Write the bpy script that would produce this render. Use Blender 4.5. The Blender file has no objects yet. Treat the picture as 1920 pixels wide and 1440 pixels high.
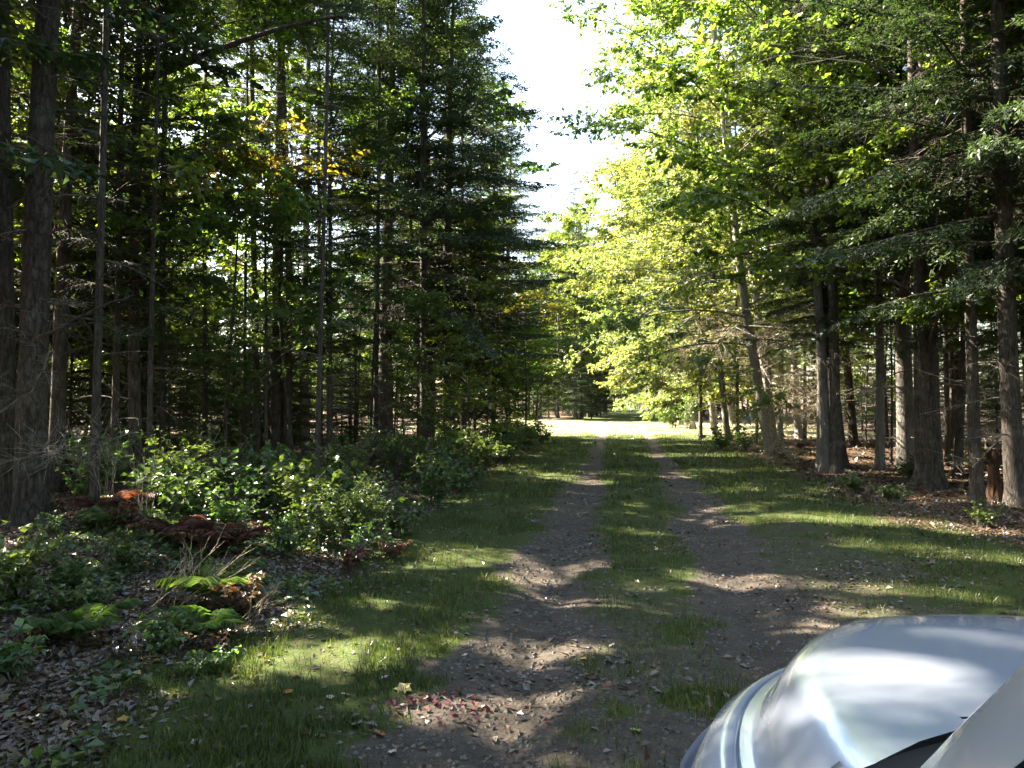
import bpy, math, random
import numpy as np
from mathutils import Vector, Matrix, Euler
R = math.radians
scene = bpy.context.scene
COL = scene.collection

# ------------------------------------------------------------------ camera, light, exposure
YAW = R(8.08)
PITCH = R(1.24)
CAM_H = 1.6
cam_d = bpy.data.cameras.new('camera'); cam = bpy.data.objects.new('camera', cam_d); COL.objects.link(cam)
cam_d.sensor_width = 36; cam_d.lens = 27.75; cam_d.clip_start = 0.05; cam_d.clip_end = 4000
cam.location = (0, 0, CAM_H); cam.rotation_euler = (R(90) + PITCH, 0, YAW)
scene.camera = cam

SUN_EL, SUN_AHEAD = 37.0, 20.0            # sun stands left of the track, a little ahead
sd = Vector((-math.cos(R(SUN_AHEAD)) * math.cos(R(SUN_EL)), math.sin(R(SUN_AHEAD)) * math.cos(R(SUN_EL)), math.sin(R(SUN_EL))))
w = bpy.data.worlds.new('World'); scene.world = w; w.use_nodes = True
nt = w.node_tree; bg = nt.nodes['Background']
sky = nt.nodes.new('ShaderNodeTexSky'); sky.sky_type = 'NISHITA'; sky.sun_disc = False
sky.sun_elevation = R(SUN_EL); sky.sun_rotation = math.atan2(sd.x, sd.y); sky.dust_density = 1.6
nt.links.new(sky.outputs[0], bg.inputs[0]); bg.inputs[1].default_value = 0.075
sl = bpy.data.lights.new('sun', 'SUN'); sl.energy = 5.0; sl.angle = R(0.53); sl.color = (1.0, 0.93, 0.82)
so = bpy.data.objects.new('sun', sl); COL.objects.link(so); so.rotation_euler = sd.to_track_quat('Z', 'Y').to_euler()
scene.view_settings.view_transform = 'Standard'; scene.view_settings.look = 'None'
scene.view_settings.gamma = 1; scene.view_settings.use_curve_mapping = False
scene.view_settings.exposure = 3.5
scene.view_settings.use_white_balance = True; scene.view_settings.white_balance_temperature = 7400; scene.view_settings.white_balance_tint = 10
scene.render.engine = 'CYCLES'
cy = scene.cycles
cy.max_bounces = 6; cy.diffuse_bounces = 3; cy.glossy_bounces = 2; cy.transmission_bounces = 4; cy.transparent_max_bounces = 8
cy.sample_clamp_indirect = 4.0
cy.caustics_reflective = False; cy.caustics_refractive = False
cy.use_denoising = True; cy.denoiser = 'OPENIMAGEDENOISE'; cy.denoising_input_passes = 'RGB_ALBEDO_NORMAL'; cy.denoising_prefilter = 'ACCURATE'

rng = np.random.default_rng(7)
random.seed(7)

# ------------------------------------------------------------------ helpers
def fwd(D):
    return np.array([-math.sin(YAW) * D, math.cos(YAW) * D])
def at(px, D):                      # picture column (of 1920) and depth -> ground point
    r = (px - 960) / 1480.0 * D
    return (r * math.cos(YAW) - D * math.sin(YAW), r * math.sin(YAW) + D * math.cos(YAW))
def depth_of(py, z=0.0):
    return (CAM_H - z) * 1480.0 / (py - 752.0)

def hash2(ix, iy, s):
    n = (ix.astype(np.int64) * 374761393 + iy.astype(np.int64) * 668265263 + s * 1442695041) & 0x7fffffff
    n = (n ^ (n >> 13)) * 1274126177 & 0x7fffffff
    return ((n ^ (n >> 16)) & 0xffff) / 65535.0
def vnoise(x, y, s=0):
    ix = np.floor(x); iy = np.floor(y); fx = x - ix; fy = y - iy
    fx = fx * fx * (3 - 2 * fx); fy = fy * fy * (3 - 2 * fy)
    ix = ix.astype(np.int64); iy = iy.astype(np.int64)
    a = hash2(ix, iy, s); b = hash2(ix + 1, iy, s); c = hash2(ix, iy + 1, s); d = hash2(ix + 1, iy + 1, s)
    return (a * (1 - fx) + b * fx) * (1 - fy) + (c * (1 - fx) + d * fx) * fy
def fbm(x, y, s=0, o=4):
    v = 0; a = 0.5; t = 0
    for k in range(o):
        v = v + a * vnoise(x, y, s + k * 17); t += a; a *= 0.5; x = x * 2.03 + 5.1; y = y * 2.03 + 1.7
    return v / t
def sstep(a, b, x):
    t = np.clip((x - a) / (b - a), 0, 1); return t * t * (3 - 2 * t)

def rut_l(y): return -0.56 - 0.013 * np.clip(y - 4, 0, 60)
def rut_r(y): return 0.95 + 0.003 * np.clip(y, 0, 40)
def masks(x, y):
    """dirt 0..1 and forest-floor litter 0..1 for a ground point"""
    near = np.clip(1 - (y - 5) / 18, 0, 1)
    wob = (fbm(x * 1.1, y * 1.1, 3, 5) - 0.5)
    wl = 0.19 + 0.27 * near; wr = 0.21 + 0.24 * near
    n2 = (fbm(x * 3.4, y * 3.4, 9, 5) - 0.5) * 1.9
    dl = np.abs(x - rut_l(y) + 0.06 * near) / wl + wob * 1.2 + n2 * 0.9
    dr = np.abs(x - rut_r(y) - 0.15 * near) / wr + wob * 1.2 + n2 * 0.9
    dirt = 1 - sstep(0.5, 1.5, np.minimum(dl, dr))
    nearest = np.clip(1 - (y - 3) / 7, 0, 1)
    mid = (1 - sstep(0.9, 1.7, np.abs(x - 0.3))) * nearest * sstep(0.50, 0.62, fbm(x * 1.6, y * 1.6, 31)) * .8
    spur = (1 - sstep(0.6, 1.5, np.hypot((x - 1.75) / .8, (y - 7.6) / 2.2) + wob * 1.6 + n2 * .6)) * 0.5     # bare patch where cars turn off, right
    dirt = np.maximum(np.maximum(dirt, mid), spur)
    dirt = np.where(y > 40, dirt * 0.35, dirt)
    le = -2.3 - 0.032 * np.clip(y - 5, -3, 60) + wob * 1.3 ; re = 3.4 + wob * 1.8
    litter = np.maximum(sstep(0.0, 0.9, le - x), sstep(0.0, 1.1, x - re))
    return dirt, np.clip(litter, 0, 1)
def gz(x, y):
    x = np.asarray(x, float); y = np.asarray(y, float)
    near = np.clip(1 - (y - 5) / 25, 0.25, 1)
    z = -0.055 * near * np.exp(-((x - rut_l(y)) / 0.22) ** 2) - 0.06 * near * np.exp(-((x - rut_r(y)) / 0.22) ** 2)
    off = sstep(1.8, 4.5, np.abs(x - 0.2))
    z = z + (fbm(x * 0.35, y * 0.35, 5) - 0.5) * (0.06 + 0.30 * off)
    z = z + (fbm(x * 1.7, y * 1.7, 6) - 0.5) * (0.045 + 0.05 * off) + (fbm(x * 7, y * 7, 8, 2) - 0.5) * 0.018
    z = z + 0.10 * np.exp(-(((x - 2.15) / 0.8) ** 2 + ((y - 10.2) / 0.35) ** 2)) + 0.07 * np.exp(-(((x - 2.4) / 0.9) ** 2 + ((y - 12.4) / 0.3) ** 2))
    z = z + 0.25 * sstep(-2.6, -6, x) * 0.6
    return z
def sun_tint(x, y): return sstep(36, 39, y + (fbm(x * .6, y * .6, 61) - .5) * 4) * (1 - sstep(60, 66, y)) * (1 - sstep(9, 14, np.abs(x)))  # mask of the far strip, where sunlight is painted in as a paler tone
def gz1(x, y): return float(gz(np.array([x]), np.array([y]))[0])

def mesh_from(name, V, F, mats, midx=None, attrs=None, smooth=False):
    """V (n,3); F list of arrays (m,3)/(m,4)"""
    V = np.asarray(V, np.float32)
    me = bpy.data.meshes.new(name)
    Fs = [np.asarray(f, np.int32) for f in (F if isinstance(F, list) else [F]) if len(f)]
    loops = np.concatenate([f.ravel() for f in Fs]); tot = np.concatenate([np.full(len(f), f.shape[1], np.int32) for f in Fs])
    start = np.concatenate([[0], np.cumsum(tot)[:-1]]).astype(np.int32)
    me.vertices.add(len(V)); me.vertices.foreach_set('co', V.ravel())
    me.loops.add(len(loops)); me.loops.foreach_set('vertex_index', loops)
    me.polygons.add(len(tot)); me.polygons.foreach_set('loop_start', start); me.polygons.foreach_set('loop_total', tot)
    if midx is not None: me.polygons.foreach_set('material_index', np.asarray(midx, np.int32))
    me.update(calc_edges=True)
    for m in (mats if isinstance(mats, (list, tuple)) else [mats]): me.materials.append(m)
    for k, a in (attrs or {}).items():
        at_ = me.attributes.new(k, 'FLOAT', 'POINT'); at_.data.foreach_set('value', np.asarray(a, np.float32))
    me.polygons.foreach_set('use_smooth', np.full(len(tot), bool(smooth)))
    me.validate()
    return me
def link(name, data, parent=None, **props):
    o = bpy.data.objects.new(name, data); COL.objects.link(o)
    if parent is not None: o.parent = parent
    for k, v in props.items(): o[k] = v
    return o

class Buf:
    def __init__(s): s.V = []; s.T = []; s.Q = []; s.n = 0; s.a = []
    def add(s, V, T=None, Q=None, a=0.5):
        V = np.asarray(V, float).reshape(-1, 3)
        s.V.append(V); s.a.append(np.broadcast_to(np.asarray(a, float), (len(V),)).copy())
        if T is not None and len(T): s.T.append(np.asarray(T) + s.n)
        if Q is not None and len(Q): s.Q.append(np.asarray(Q) + s.n)
        s.n += len(V)
    def mesh(s, name, mat, smooth=False):
        F = []
        if s.T: F.append(np.concatenate(s.T))
        if s.Q: F.append(np.concatenate(s.Q))
        return mesh_from(name, np.concatenate(s.V), F, mat, attrs={'tint': np.concatenate(s.a)}, smooth=smooth)

def nrm(v):
    return v / np.maximum(np.linalg.norm(v, axis=-1, keepdims=True), 1e-9)
def tube(buf, P, r, sides=8, a=0.5, rough=0.0, cap=True):
    P = np.asarray(P, float); n = len(P); r = np.broadcast_to(np.asarray(r, float), (n,))
    T = nrm(np.gradient(P, axis=0)); up = np.array([0, 0, 1.0]) if abs(T[0][2]) < 0.8 else np.array([1.0, 0, 0])
    A = nrm(np.cross(T, up)); B = np.cross(T, A)
    th = np.linspace(0, 2 * np.pi, sides, endpoint=False)
    rr = r[:, None] * (1 + rough * (rng.random((n, sides)) - 0.5))
    V = P[:, None, :] + rr[..., None] * (np.cos(th)[None, :, None] * A[:, None, :] + np.sin(th)[None, :, None] * B[:, None, :])
    i = np.arange(n - 1)[:, None] * sides; j = np.arange(sides)[None, :]; j2 = (j + 1) % sides
    Q = np.stack([i + j, i + j2, i + sides + j2, i + sides + j], -1).reshape(-1, 4)
    buf.add(V.reshape(-1, 3), Q=Q, a=a)
def sticks(buf, P0, P1, r0, r1, a=0.5):
    """many three-sided sticks at once"""
    P0 = np.asarray(P0); P1 = np.asarray(P1); m = len(P0)
    if not m: return
    T = nrm(P1 - P0); ref = np.where(np.abs(T[:, 2:3]) < 0.8, np.array([[0, 0, 1.0]]), np.array([[1.0, 0, 0]]))
    A = nrm(np.cross(T, ref)); B = np.cross(T, A)
    r0 = np.broadcast_to(r0, (m,)); r1 = np.broadcast_to(r1, (m,)); V = np.zeros((m, 6, 3))
    for k in range(3):
        c, s = math.cos(k * 2.0944), math.sin(k * 2.0944); d = c * A + s * B
        V[:, k] = P0 + d * r0[:, None]; V[:, 3 + k] = P1 + d * r1[:, None]
    base = (np.arange(m) * 6)[:, None, None]; q = np.array([[0, 1, 4, 3], [1, 2, 5, 4], [2, 0, 3, 5]])
    buf.add(V.reshape(-1, 3), Q=(base + q).reshape(-1, 4), a=a)
def ribbons(buf, P0, P1, r0, a=0.5):
    """twigs too thin for a round section: one tapering blade each"""
    T = nrm(P1 - P0); S = nrm(np.cross(T, rng.normal(0, 1, P0.shape))) * r0; V = np.stack([P0 - S, P0 + S, P1], 1).reshape(-1, 3)
    buf.add(V, T=np.arange(len(V)).reshape(-1, 3), a=a)
def needles(buf, P0, P1, step, ln, wd, g, spread=58, droop=0.0, tint=0.5):
    """feather of needle tufts on both sides of each twig"""
    L = np.linalg.norm(P1 - P0, axis=1); n = np.maximum((L / step).astype(int), 2)
    idx = np.repeat(np.arange(len(P0)), n); off = np.concatenate([np.arange(k) / k for k in n]) + g.random(len(idx)) * 0.05
    ax = nrm(P1 - P0)[idx]; P = P0[idx] + (P1 - P0)[idx] * off[:, None]
    hor = nrm(np.cross(ax, np.array([0, 0, 1.0])) + 1e-6)
    nor = np.cross(hor, ax)
    side = np.where(np.arange(len(idx)) % 2 == 0, 1.0, -1.0)[:, None]
    roll = g.normal(0, 0.55, len(idx))[:, None]
    sd_ = hor * side * np.cos(roll) + nor * np.sin(roll)
    sp = np.radians(spread + g.normal(0, 10, len(idx)))[:, None]
    d = nrm(ax * np.cos(sp) + sd_ * np.sin(sp)); d[:, 2] -= droop
    l = (ln * (0.65 + 0.7 * g.random(len(idx))))[:, None]
    wv = ax * wd * 0.5
    V = np.stack([P - wv, P + wv, P + d * l], 1).reshape(-1, 3)
    t = np.repeat(np.clip(tint + g.normal(0, 0.16, len(idx)), 0, 1), 3)
    buf.add(V, T=np.arange(len(V)).reshape(-1, 3), a=t)
def leaves(buf, P, D, size, g, tint=None, flat=0.75, wide=0.42):
    """folded kite leaves at P pointing along D"""
    m = len(P)
    D = nrm(D + np.array([0, 0, -0.25]))
    up = nrm(np.array([0, 0, 1.0]) * flat + g.normal(0, 0.35, (m, 3)))
    S = nrm(np.cross(D, up)); N = np.cross(S, D)
    l = (size * (0.6 + 0.7 * g.random(m)))[:, None]
    b = P; t = P + D * l - N * l * 0.12
    c = P + D * l * 0.42; lw = S * l * wide; f = N * l * 0.13
    V = np.stack([b, c + lw + f, t, c - lw + f], 1).reshape(-1, 3)
    base = (np.arange(m) * 4)[:, None, None]; tr = np.array([[0, 1, 2], [0, 2, 3]])
    tt = np.repeat(np.clip(g.normal(0.5, 0.18, m) if tint is None else tint, 0, 1), 4)
    buf.add(V, T=(base + tr).reshape(-1, 3), a=tt)

# ------------------------------------------------------------------ materials
def newmat(name):
    m = bpy.data.materials.new(name); m.use_nodes = True; nt = m.node_tree
    for n in list(nt.nodes): nt.nodes.remove(n)
    return m, nt, nt.nodes, nt.links
def leaf_mat(name, cols, trans, tr_mix=0.45, hue_rand=0.06, val_rand=0.35, gloss=0.06):
    m, nt, N, L = newmat(name)
    out = N.new('ShaderNodeOutputMaterial'); at_ = N.new('ShaderNodeAttribute'); at_.attribute_name = 'tint'
    ramp = N.new('ShaderNodeValToRGB'); e = ramp.color_ramp.elements
    while len(e) < len(cols): e.new(0.5)
    for i, c in enumerate(cols): e[i].position = i / (len(cols) - 1); e[i].color = (*c, 1)
    L.new(at_.outputs['Fac'], ramp.inputs[0])
    oi = N.new('ShaderNodeObjectInfo')
    hsv = N.new('ShaderNodeHueSaturation')
    mr = N.new('ShaderNodeMapRange'); mr.inputs[3].default_value = 0.5 - hue_rand / 2; mr.inputs[4].default_value = 0.5 + hue_rand / 2
    L.new(oi.outputs['Random'], mr.inputs[0]); L.new(mr.outputs[0], hsv.inputs['Hue'])
    wn = N.new('ShaderNodeTexWhiteNoise'); wn.noise_dimensions = '1D'; L.new(oi.outputs['Random'], wn.inputs['W'])
    mv = N.new('ShaderNodeMapRange'); mv.inputs[3].default_value = 1 - val_rand / 2; mv.inputs[4].default_value = 1 + val_rand / 2
    L.new(wn.outputs['Value'], mv.inputs[0]); L.new(mv.outputs[0], hsv.inputs['Value'])
    L.new(ramp.outputs[0], hsv.inputs['Color'])
    df = N.new('ShaderNodeBsdfDiffuse'); L.new(hsv.outputs[0], df.inputs[0])
    tl = N.new('ShaderNodeBsdfTranslucent'); mx = N.new('ShaderNodeMix'); mx.data_type = 'RGBA'; mx.blend_type = 'MULTIPLY'
    mx.inputs['Factor'].default_value = 1; mx.inputs[7].default_value = (*trans, 1); L.new(hsv.outputs[0], mx.inputs[6]); L.new(mx.outputs[2], tl.inputs[0])
    ms = N.new('ShaderNodeMixShader'); ms.inputs[0].default_value = tr_mix; L.new(df.outputs[0], ms.inputs[1]); L.new(tl.outputs[0], ms.inputs[2])
    gl = N.new('ShaderNodeBsdfGlossy'); gl.inputs['Roughness'].default_value = 0.42; gl.inputs[0].default_value = (.8, .85, .9, 1)
    m2 = N.new('ShaderNodeMixShader'); m2.inputs[0].default_value = gloss; L.new(ms.outputs[0], m2.inputs[1]); L.new(gl.outputs[0], m2.inputs[2])
    L.new(m2.outputs[0], out.inputs[0])
    return m
M = {}
M['fir'] = leaf_mat('fir_needles', [(.020, .036, .014), (.042, .072, .022), (.075, .12, .040)], (1.6, 1.7, .8), .32, gloss=.035)
M['pine'] = leaf_mat('pine_needles', [(.024, .042, .020), (.046, .078, .032), (.08, .125, .05)], (1.6, 1.7, .9), .32, gloss=.04)
M['maple'] = leaf_mat('maple_leaves', [(.045, .080, .018), (.078, .14, .028), (.13, .20, .04), (.22, .25, .05)], (1.9, 1.9, .9), .5, gloss=.05)
M['beech'] = leaf_mat('beech_leaves', [(.07, .12, .035), (.13, .18, .055), (.20, .25, .08), (.32, .30, .11)], (1.6, 1.6, .9), .5, gloss=.05)
M['autumn'] = leaf_mat('autumn_leaves', [(.08, .13, .02), (.17, .19, .03), (.28, .22, .04), (.32, .12, .03)], (1.6, 1.4, .7), .5, gloss=.04)
M['shrub'] = leaf_mat('shrub_leaves', [(.03, .06, .015), (.06, .11, .025), (.10, .16, .04), (.20, .24, .08)], (1.6, 1.8, .8), .4, gloss=.07)
M['redshrub'] = leaf_mat('red_shrub_leaves', [(.05, .03, .02), (.10, .045, .028), (.15, .075, .045), (.10, .09, .04)], (1.6, 1.2, .8), .35)
M['grass'] = leaf_mat('grass_blades', [(.03, .042, .010), (.05, .085, .017), (.085, .13, .028), (.20, .17, .075), (.42, .42, .24)], (1.4, 1.6, .7), .4, hue_rand=0, val_rand=0)  # palest stop paints sunlight into the blades of the far strip
M['needle_dead'] = leaf_mat('dead_needles', [(.06, .035, .02), (.12, .075, .04), (.18, .12, .07)], (1, 1, 1), .2)

def bark_mat(name, c1, c2, lichen, sc=9.0, lich=0.6):
    m, nt, N, L = newmat(name)
    out = N.new('ShaderNodeOutputMaterial'); p = N.new('ShaderNodeBsdfPrincipled'); L.new(p.outputs[0], out.inputs[0])
    p.inputs['Roughness'].default_value = .85; p.inputs['Specular IOR Level'].default_value = .25
    tc = N.new('ShaderNodeTexCoord'); mp = N.new('ShaderNodeMapping'); mp.inputs['Scale'].default_value = (1, 1, .22); L.new(tc.outputs['Object'], mp.inputs[0])
    n1 = N.new('ShaderNodeTexNoise'); n1.inputs['Scale'].default_value = sc * 2.5; n1.inputs['Detail'].default_value = 6; n1.inputs['Roughness'].default_value = .7; L.new(mp.outputs[0], n1.inputs[0])
    r1 = N.new('ShaderNodeValToRGB'); r1.color_ramp.elements[0].position = .35; r1.color_ramp.elements[1].position = .68
    r1.color_ramp.elements[0].color = (*c1, 1); r1.color_ramp.elements[1].color = (*c2, 1); L.new(n1.outputs[0], r1.inputs[0])
    n2 = N.new('ShaderNodeTexNoise'); n2.inputs['Scale'].default_value = 3.2; n2.inputs['Detail'].default_value = 5; n2.inputs['Roughness'].default_value = .65; L.new(tc.outputs['Object'], n2.inputs[0])
    r2 = N.new('ShaderNodeValToRGB'); r2.color_ramp.elements[0].position = .5; r2.color_ramp.elements[1].position = .66
    r2.color_ramp.elements[0].color = (0, 0, 0, 1); r2.color_ramp.elements[1].color = (lich, lich, lich, 1); L.new(n2.outputs[0], r2.inputs[0])
    mx = N.new('ShaderNodeMix'); mx.data_type = 'RGBA'; L.new(r2.outputs[0], mx.inputs['Factor']); L.new(r1.outputs[0], mx.inputs[6]); mx.inputs[7].default_value = (*lichen, 1)
    oi = N.new('ShaderNodeObjectInfo'); mv = N.new('ShaderNodeMapRange'); mv.inputs[3].default_value = .75; mv.inputs[4].default_value = 1.3; L.new(oi.outputs['Random'], mv.inputs[0])
    hs = N.new('ShaderNodeHueSaturation'); L.new(mv.outputs[0], hs.inputs['Value']); L.new(mx.outputs[2], hs.inputs['Color']); L.new(hs.outputs[0], p.inputs['Base Color'])
    vo = N.new('ShaderNodeTexVoronoi'); vo.inputs['Scale'].default_value = sc * 4; L.new(mp.outputs[0], vo.inputs[0])
    vc = N.new('ShaderNodeTexVoronoi'); vc.feature = 'DISTANCE_TO_EDGE'; vc.inputs['Scale'].default_value = sc * 2.6
    wp = N.new('ShaderNodeMix'); wp.data_type = 'RGBA'; wp.blend_type = 'ADD'; wp.inputs['Factor'].default_value = .07; L.new(mp.outputs[0], wp.inputs[6]); L.new(n1.outputs['Color'], wp.inputs[7]); L.new(wp.outputs[2], vc.inputs[0])
    ck = N.new('ShaderNodeMapRange'); ck.inputs[2].default_value = .10; ck.inputs[3].default_value = .38; L.new(vc.outputs['Distance'], ck.inputs[0])
    mk = N.new('ShaderNodeMix'); mk.data_type = 'RGBA'; mk.blend_type = 'MULTIPLY'; mk.inputs['Factor'].default_value = .8 if lich < .58 else .25
    L.new(hs.outputs[0], mk.inputs[6]); L.new(ck.outputs[0], mk.inputs[7]); L.new(mk.outputs[2], p.inputs['Base Color'])
    ad = N.new('ShaderNodeMath'); ad.operation = 'ADD'; L.new(ck.outputs[0], ad.inputs[0]); L.new(n1.outputs[0], ad.inputs[1])
    b = N.new('ShaderNodeBump'); b.inputs['Strength'].default_value = .9; b.inputs['Distance'].default_value = .012; L.new(ad.outputs[0], b.inputs['Height']); L.new(b.outputs[0], p.inputs['Normal'])
    return m
M['bark'] = bark_mat('conifer_bark', (.045, .038, .033), (.135, .115, .10), (.20, .21, .18), lich=.40)
M['palebark'] = bark_mat('pale_smooth_bark', (.13, .12, .105), (.30, .285, .26), (.38, .38, .34), sc=5, lich=.6)
M['brownbark'] = bark_mat('reddish_rotten_bark', (.06, .036, .024), (.16, .088, .055), (.14, .10, .06), lich=.4)
M['twig'] = bark_mat('dry_grey_twigs', (.13, .115, .10), (.27, .245, .21), (.32, .33, .28), lich=.5)
M['straw'] = bark_mat('dry_straw_stems', (.32, .27, .19), (.50, .44, .33), (.4, .38, .3), lich=.2)

def ground_mat():
    m, nt, N, L = newmat('forest_ground')
    out = N.new('ShaderNodeOutputMaterial'); p = N.new('ShaderNodeBsdfPrincipled'); L.new(p.outputs[0], out.inputs[0])
    p.inputs['Roughness'].default_value = .92; p.inputs['Specular IOR Level'].default_value = .2
    ge = N.new('ShaderNodeNewGeometry')
    def noise(sc, det=6, ro=.65):
        n = N.new('ShaderNodeTexNoise'); n.inputs['Scale'].default_value = sc; n.inputs['Detail'].default_value = det; n.inputs['Roughness'].default_value = ro
        L.new(ge.outputs['Position'], n.inputs[0]); return n.outputs[0]
    def ramp(fac, *st):
        r = N.new('ShaderNodeValToRGB'); e = r.color_ramp.elements
        while len(e) < len(st): e.new(.5)
        for i, (q, c) in enumerate(st): e[i].position = q; e[i].color = (*c, 1)
        L.new(fac, r.inputs[0]); return r.outputs[0]
    def mix(f, a, b):
        x = N.new('ShaderNodeMix'); x.data_type = 'RGBA'; L.new(f, x.inputs['Factor']); L.new(a, x.inputs[6]); L.new(b, x.inputs[7]); return x.outputs[2]
    n_f = noise(38, 8, .75); n_m = noise(6, 5); n_l = noise(.8, 4)
    vo = N.new('ShaderNodeTexVoronoi'); vo.inputs['Scale'].default_value = 34; L.new(ge.outputs['Position'], vo.inputs[0])
    dirt = ramp(n_f, (.28, (.034, .027, .021)), (.5, (.085, .068, .054)), (.75, (.19, .158, .13)))
    dirt2 = ramp(n_m, (.35, (.05, .042, .036)), (.65, (.135, .115, .098)))
    a = N.new('ShaderNodeMix'); a.data_type = 'RGBA'; a.inputs['Factor'].default_value = .5; L.new(dirt, a.inputs[6]); L.new(dirt2, a.inputs[7]); dirt = a.outputs[2]
    grass = ramp(n_f, (.3, (.03, .038, .012)), (.55, (.06, .085, .02)), (.78, (.13, .14, .05)))
    grass2 = ramp(n_m, (.35, (.06, .05, .025)), (.62, (.05, .09, .02)))
    b_ = N.new('ShaderNodeMix'); b_.data_type = 'RGBA'; b_.inputs['Factor'].default_value = .5; L.new(grass, b_.inputs[6]); L.new(grass2, b_.inputs[7]); grass = b_.outputs[2]
    lit = ramp(vo.outputs['Color'], (.1, (.035, .024, .017)), (.4, (.085, .055, .036)), (.65, (.15, .09, .055)), (.9, (.19, .14, .10)))
    lit2 = ramp(n_f, (.35, (.03, .022, .016)), (.7, (.12, .08, .055)))
    c_ = N.new('ShaderNodeMix'); c_.data_type = 'RGBA'; c_.inputs['Factor'].default_value = .5; L.new(lit, c_.inputs[6]); L.new(lit2, c_.inputs[7]); lit = c_.outputs[2]
    def attr(nm):
        x = N.new('ShaderNodeAttribute'); x.attribute_name = nm; return x.outputs['Fac']
    def rough_mask(v):
        x = N.new('ShaderNodeMath'); x.operation = 'MULTIPLY_ADD'; L.new(n_f, x.inputs[0]); x.inputs[1].default_value = .9; L.new(v, x.inputs[2])
        y = N.new('ShaderNodeMapRange'); y.inputs[1].default_value = .72; y.inputs[2].default_value = 1.12; L.new(x.outputs[0], y.inputs[0]); return y.outputs[0]
    col = mix(rough_mask(attr('litter')), grass, lit)
    sunlit_grass = ramp(n_f, (.3, (.16, .16, .07)), (.7, (.42, .40, .24)))
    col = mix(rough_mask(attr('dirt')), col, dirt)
    col = mix(attr('dry'), col, sunlit_grass)  # the dry attribute blends in the strip's painted sunlight
    L.new(col, p.inputs['Base Color'])
    ad = N.new('ShaderNodeMath'); ad.operation = 'ADD'; L.new(n_f, ad.inputs[0]); L.new(vo.outputs['Distance'], ad.inputs[1])
    b = N.new('ShaderNodeBump'); b.inputs['Strength'].default_value = .6; b.inputs['Distance'].default_value = .012; L.new(ad.outputs[0], b.inputs['Height']); L.new(b.outputs[0], p.inputs['Normal'])
    return m
M['ground'] = ground_mat()

def simple(name, col, rough=.5, metal=0.0, coat=0.0, spec=.5, trans=0.0):
    m, nt, N, L = newmat(name)
    out = N.new('ShaderNodeOutputMaterial'); p = N.new('ShaderNodeBsdfPrincipled'); L.new(p.outputs[0], out.inputs[0])
    n = N.new('ShaderNodeTexNoise'); n.inputs['Scale'].default_value = 14; n.inputs['Detail'].default_value = 5
    tc = N.new('ShaderNodeTexCoord'); L.new(tc.outputs['Object'], n.inputs[0])
    r = N.new('ShaderNodeMapRange'); r.inputs[3].default_value = max(0, rough - .05); r.inputs[4].default_value = rough + .07; L.new(n.outputs[0], r.inputs[0]); L.new(r.outputs[0], p.inputs['Roughness'])
    p.inputs['Base Color'].default_value = (*col, 1); p.inputs['Metallic'].default_value = metal; p.inputs['Coat Weight'].default_value = coat
    p.inputs['Coat Roughness'].default_value = .03; p.inputs['Specular IOR Level'].default_value = spec; p.inputs['Transmission Weight'].default_value = trans
    return m

# ------------------------------------------------------------------ ground
def axis(segs):
    out = [segs[0][0]]
    for a, b, s in segs: out += list(np.linspace(a, b, max(2, int(round((b - a) / s)) + 1))[1:])
    return np.array(out)
xs = axis([(-1500, -300, 300), (-300, -60, 40), (-60, -16, 2.2), (-16, -6, .28), (-6, -3, .12), (-3, 4, .055), (4, 9, .14), (9, 18, .4), (18, 60, 2.2), (60, 300, 40), (300, 1500, 300)])
ys = axis([(-300, -60, 60), (-60, -8, 4), (-8, 2.4, .3), (2.4, 9, .055), (9, 20, .12), (20, 45, .4), (45, 120, 1.5), (120, 300, 12), (300, 1800, 250)])
X, Y = np.meshgrid(xs, ys)
Z = gz(X, Y); D_, Li_ = masks(X, Y); Sun_ = sun_tint(X, Y)
V = np.stack([X, Y, Z], -1).reshape(-1, 3)
nx, ny = len(xs), len(ys)
ii, jj = np.meshgrid(np.arange(ny - 1), np.arange(nx - 1), indexing='ij')
Q = np.stack([ii * nx + jj, ii * nx + jj + 1, (ii + 1) * nx + jj + 1, (ii + 1) * nx + jj], -1).reshape(-1, 4)
cx_ = V[Q].mean(1)
istrack = (np.abs(cx_[:, 0] - 0.2) < 1.75) & (cx_[:, 1] > -60) & (cx_[:, 1] < 190)
def sub(name, q, **kw):
    u, inv = np.unique(q, return_inverse=True)
    me = mesh_from(name, V[u], inv.reshape(-1, 4), M['ground'], attrs={'dirt': D_.ravel()[u], 'litter': Li_.ravel()[u], 'dry': Sun_.ravel()[u]}, smooth=True)  # dry carries the sunlight painted on the far strip
    return link(name, me, **kw)
sub('ground', Q[~istrack], kind='structure')
sub('dirt_track', Q[istrack], kind='structure')

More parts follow.
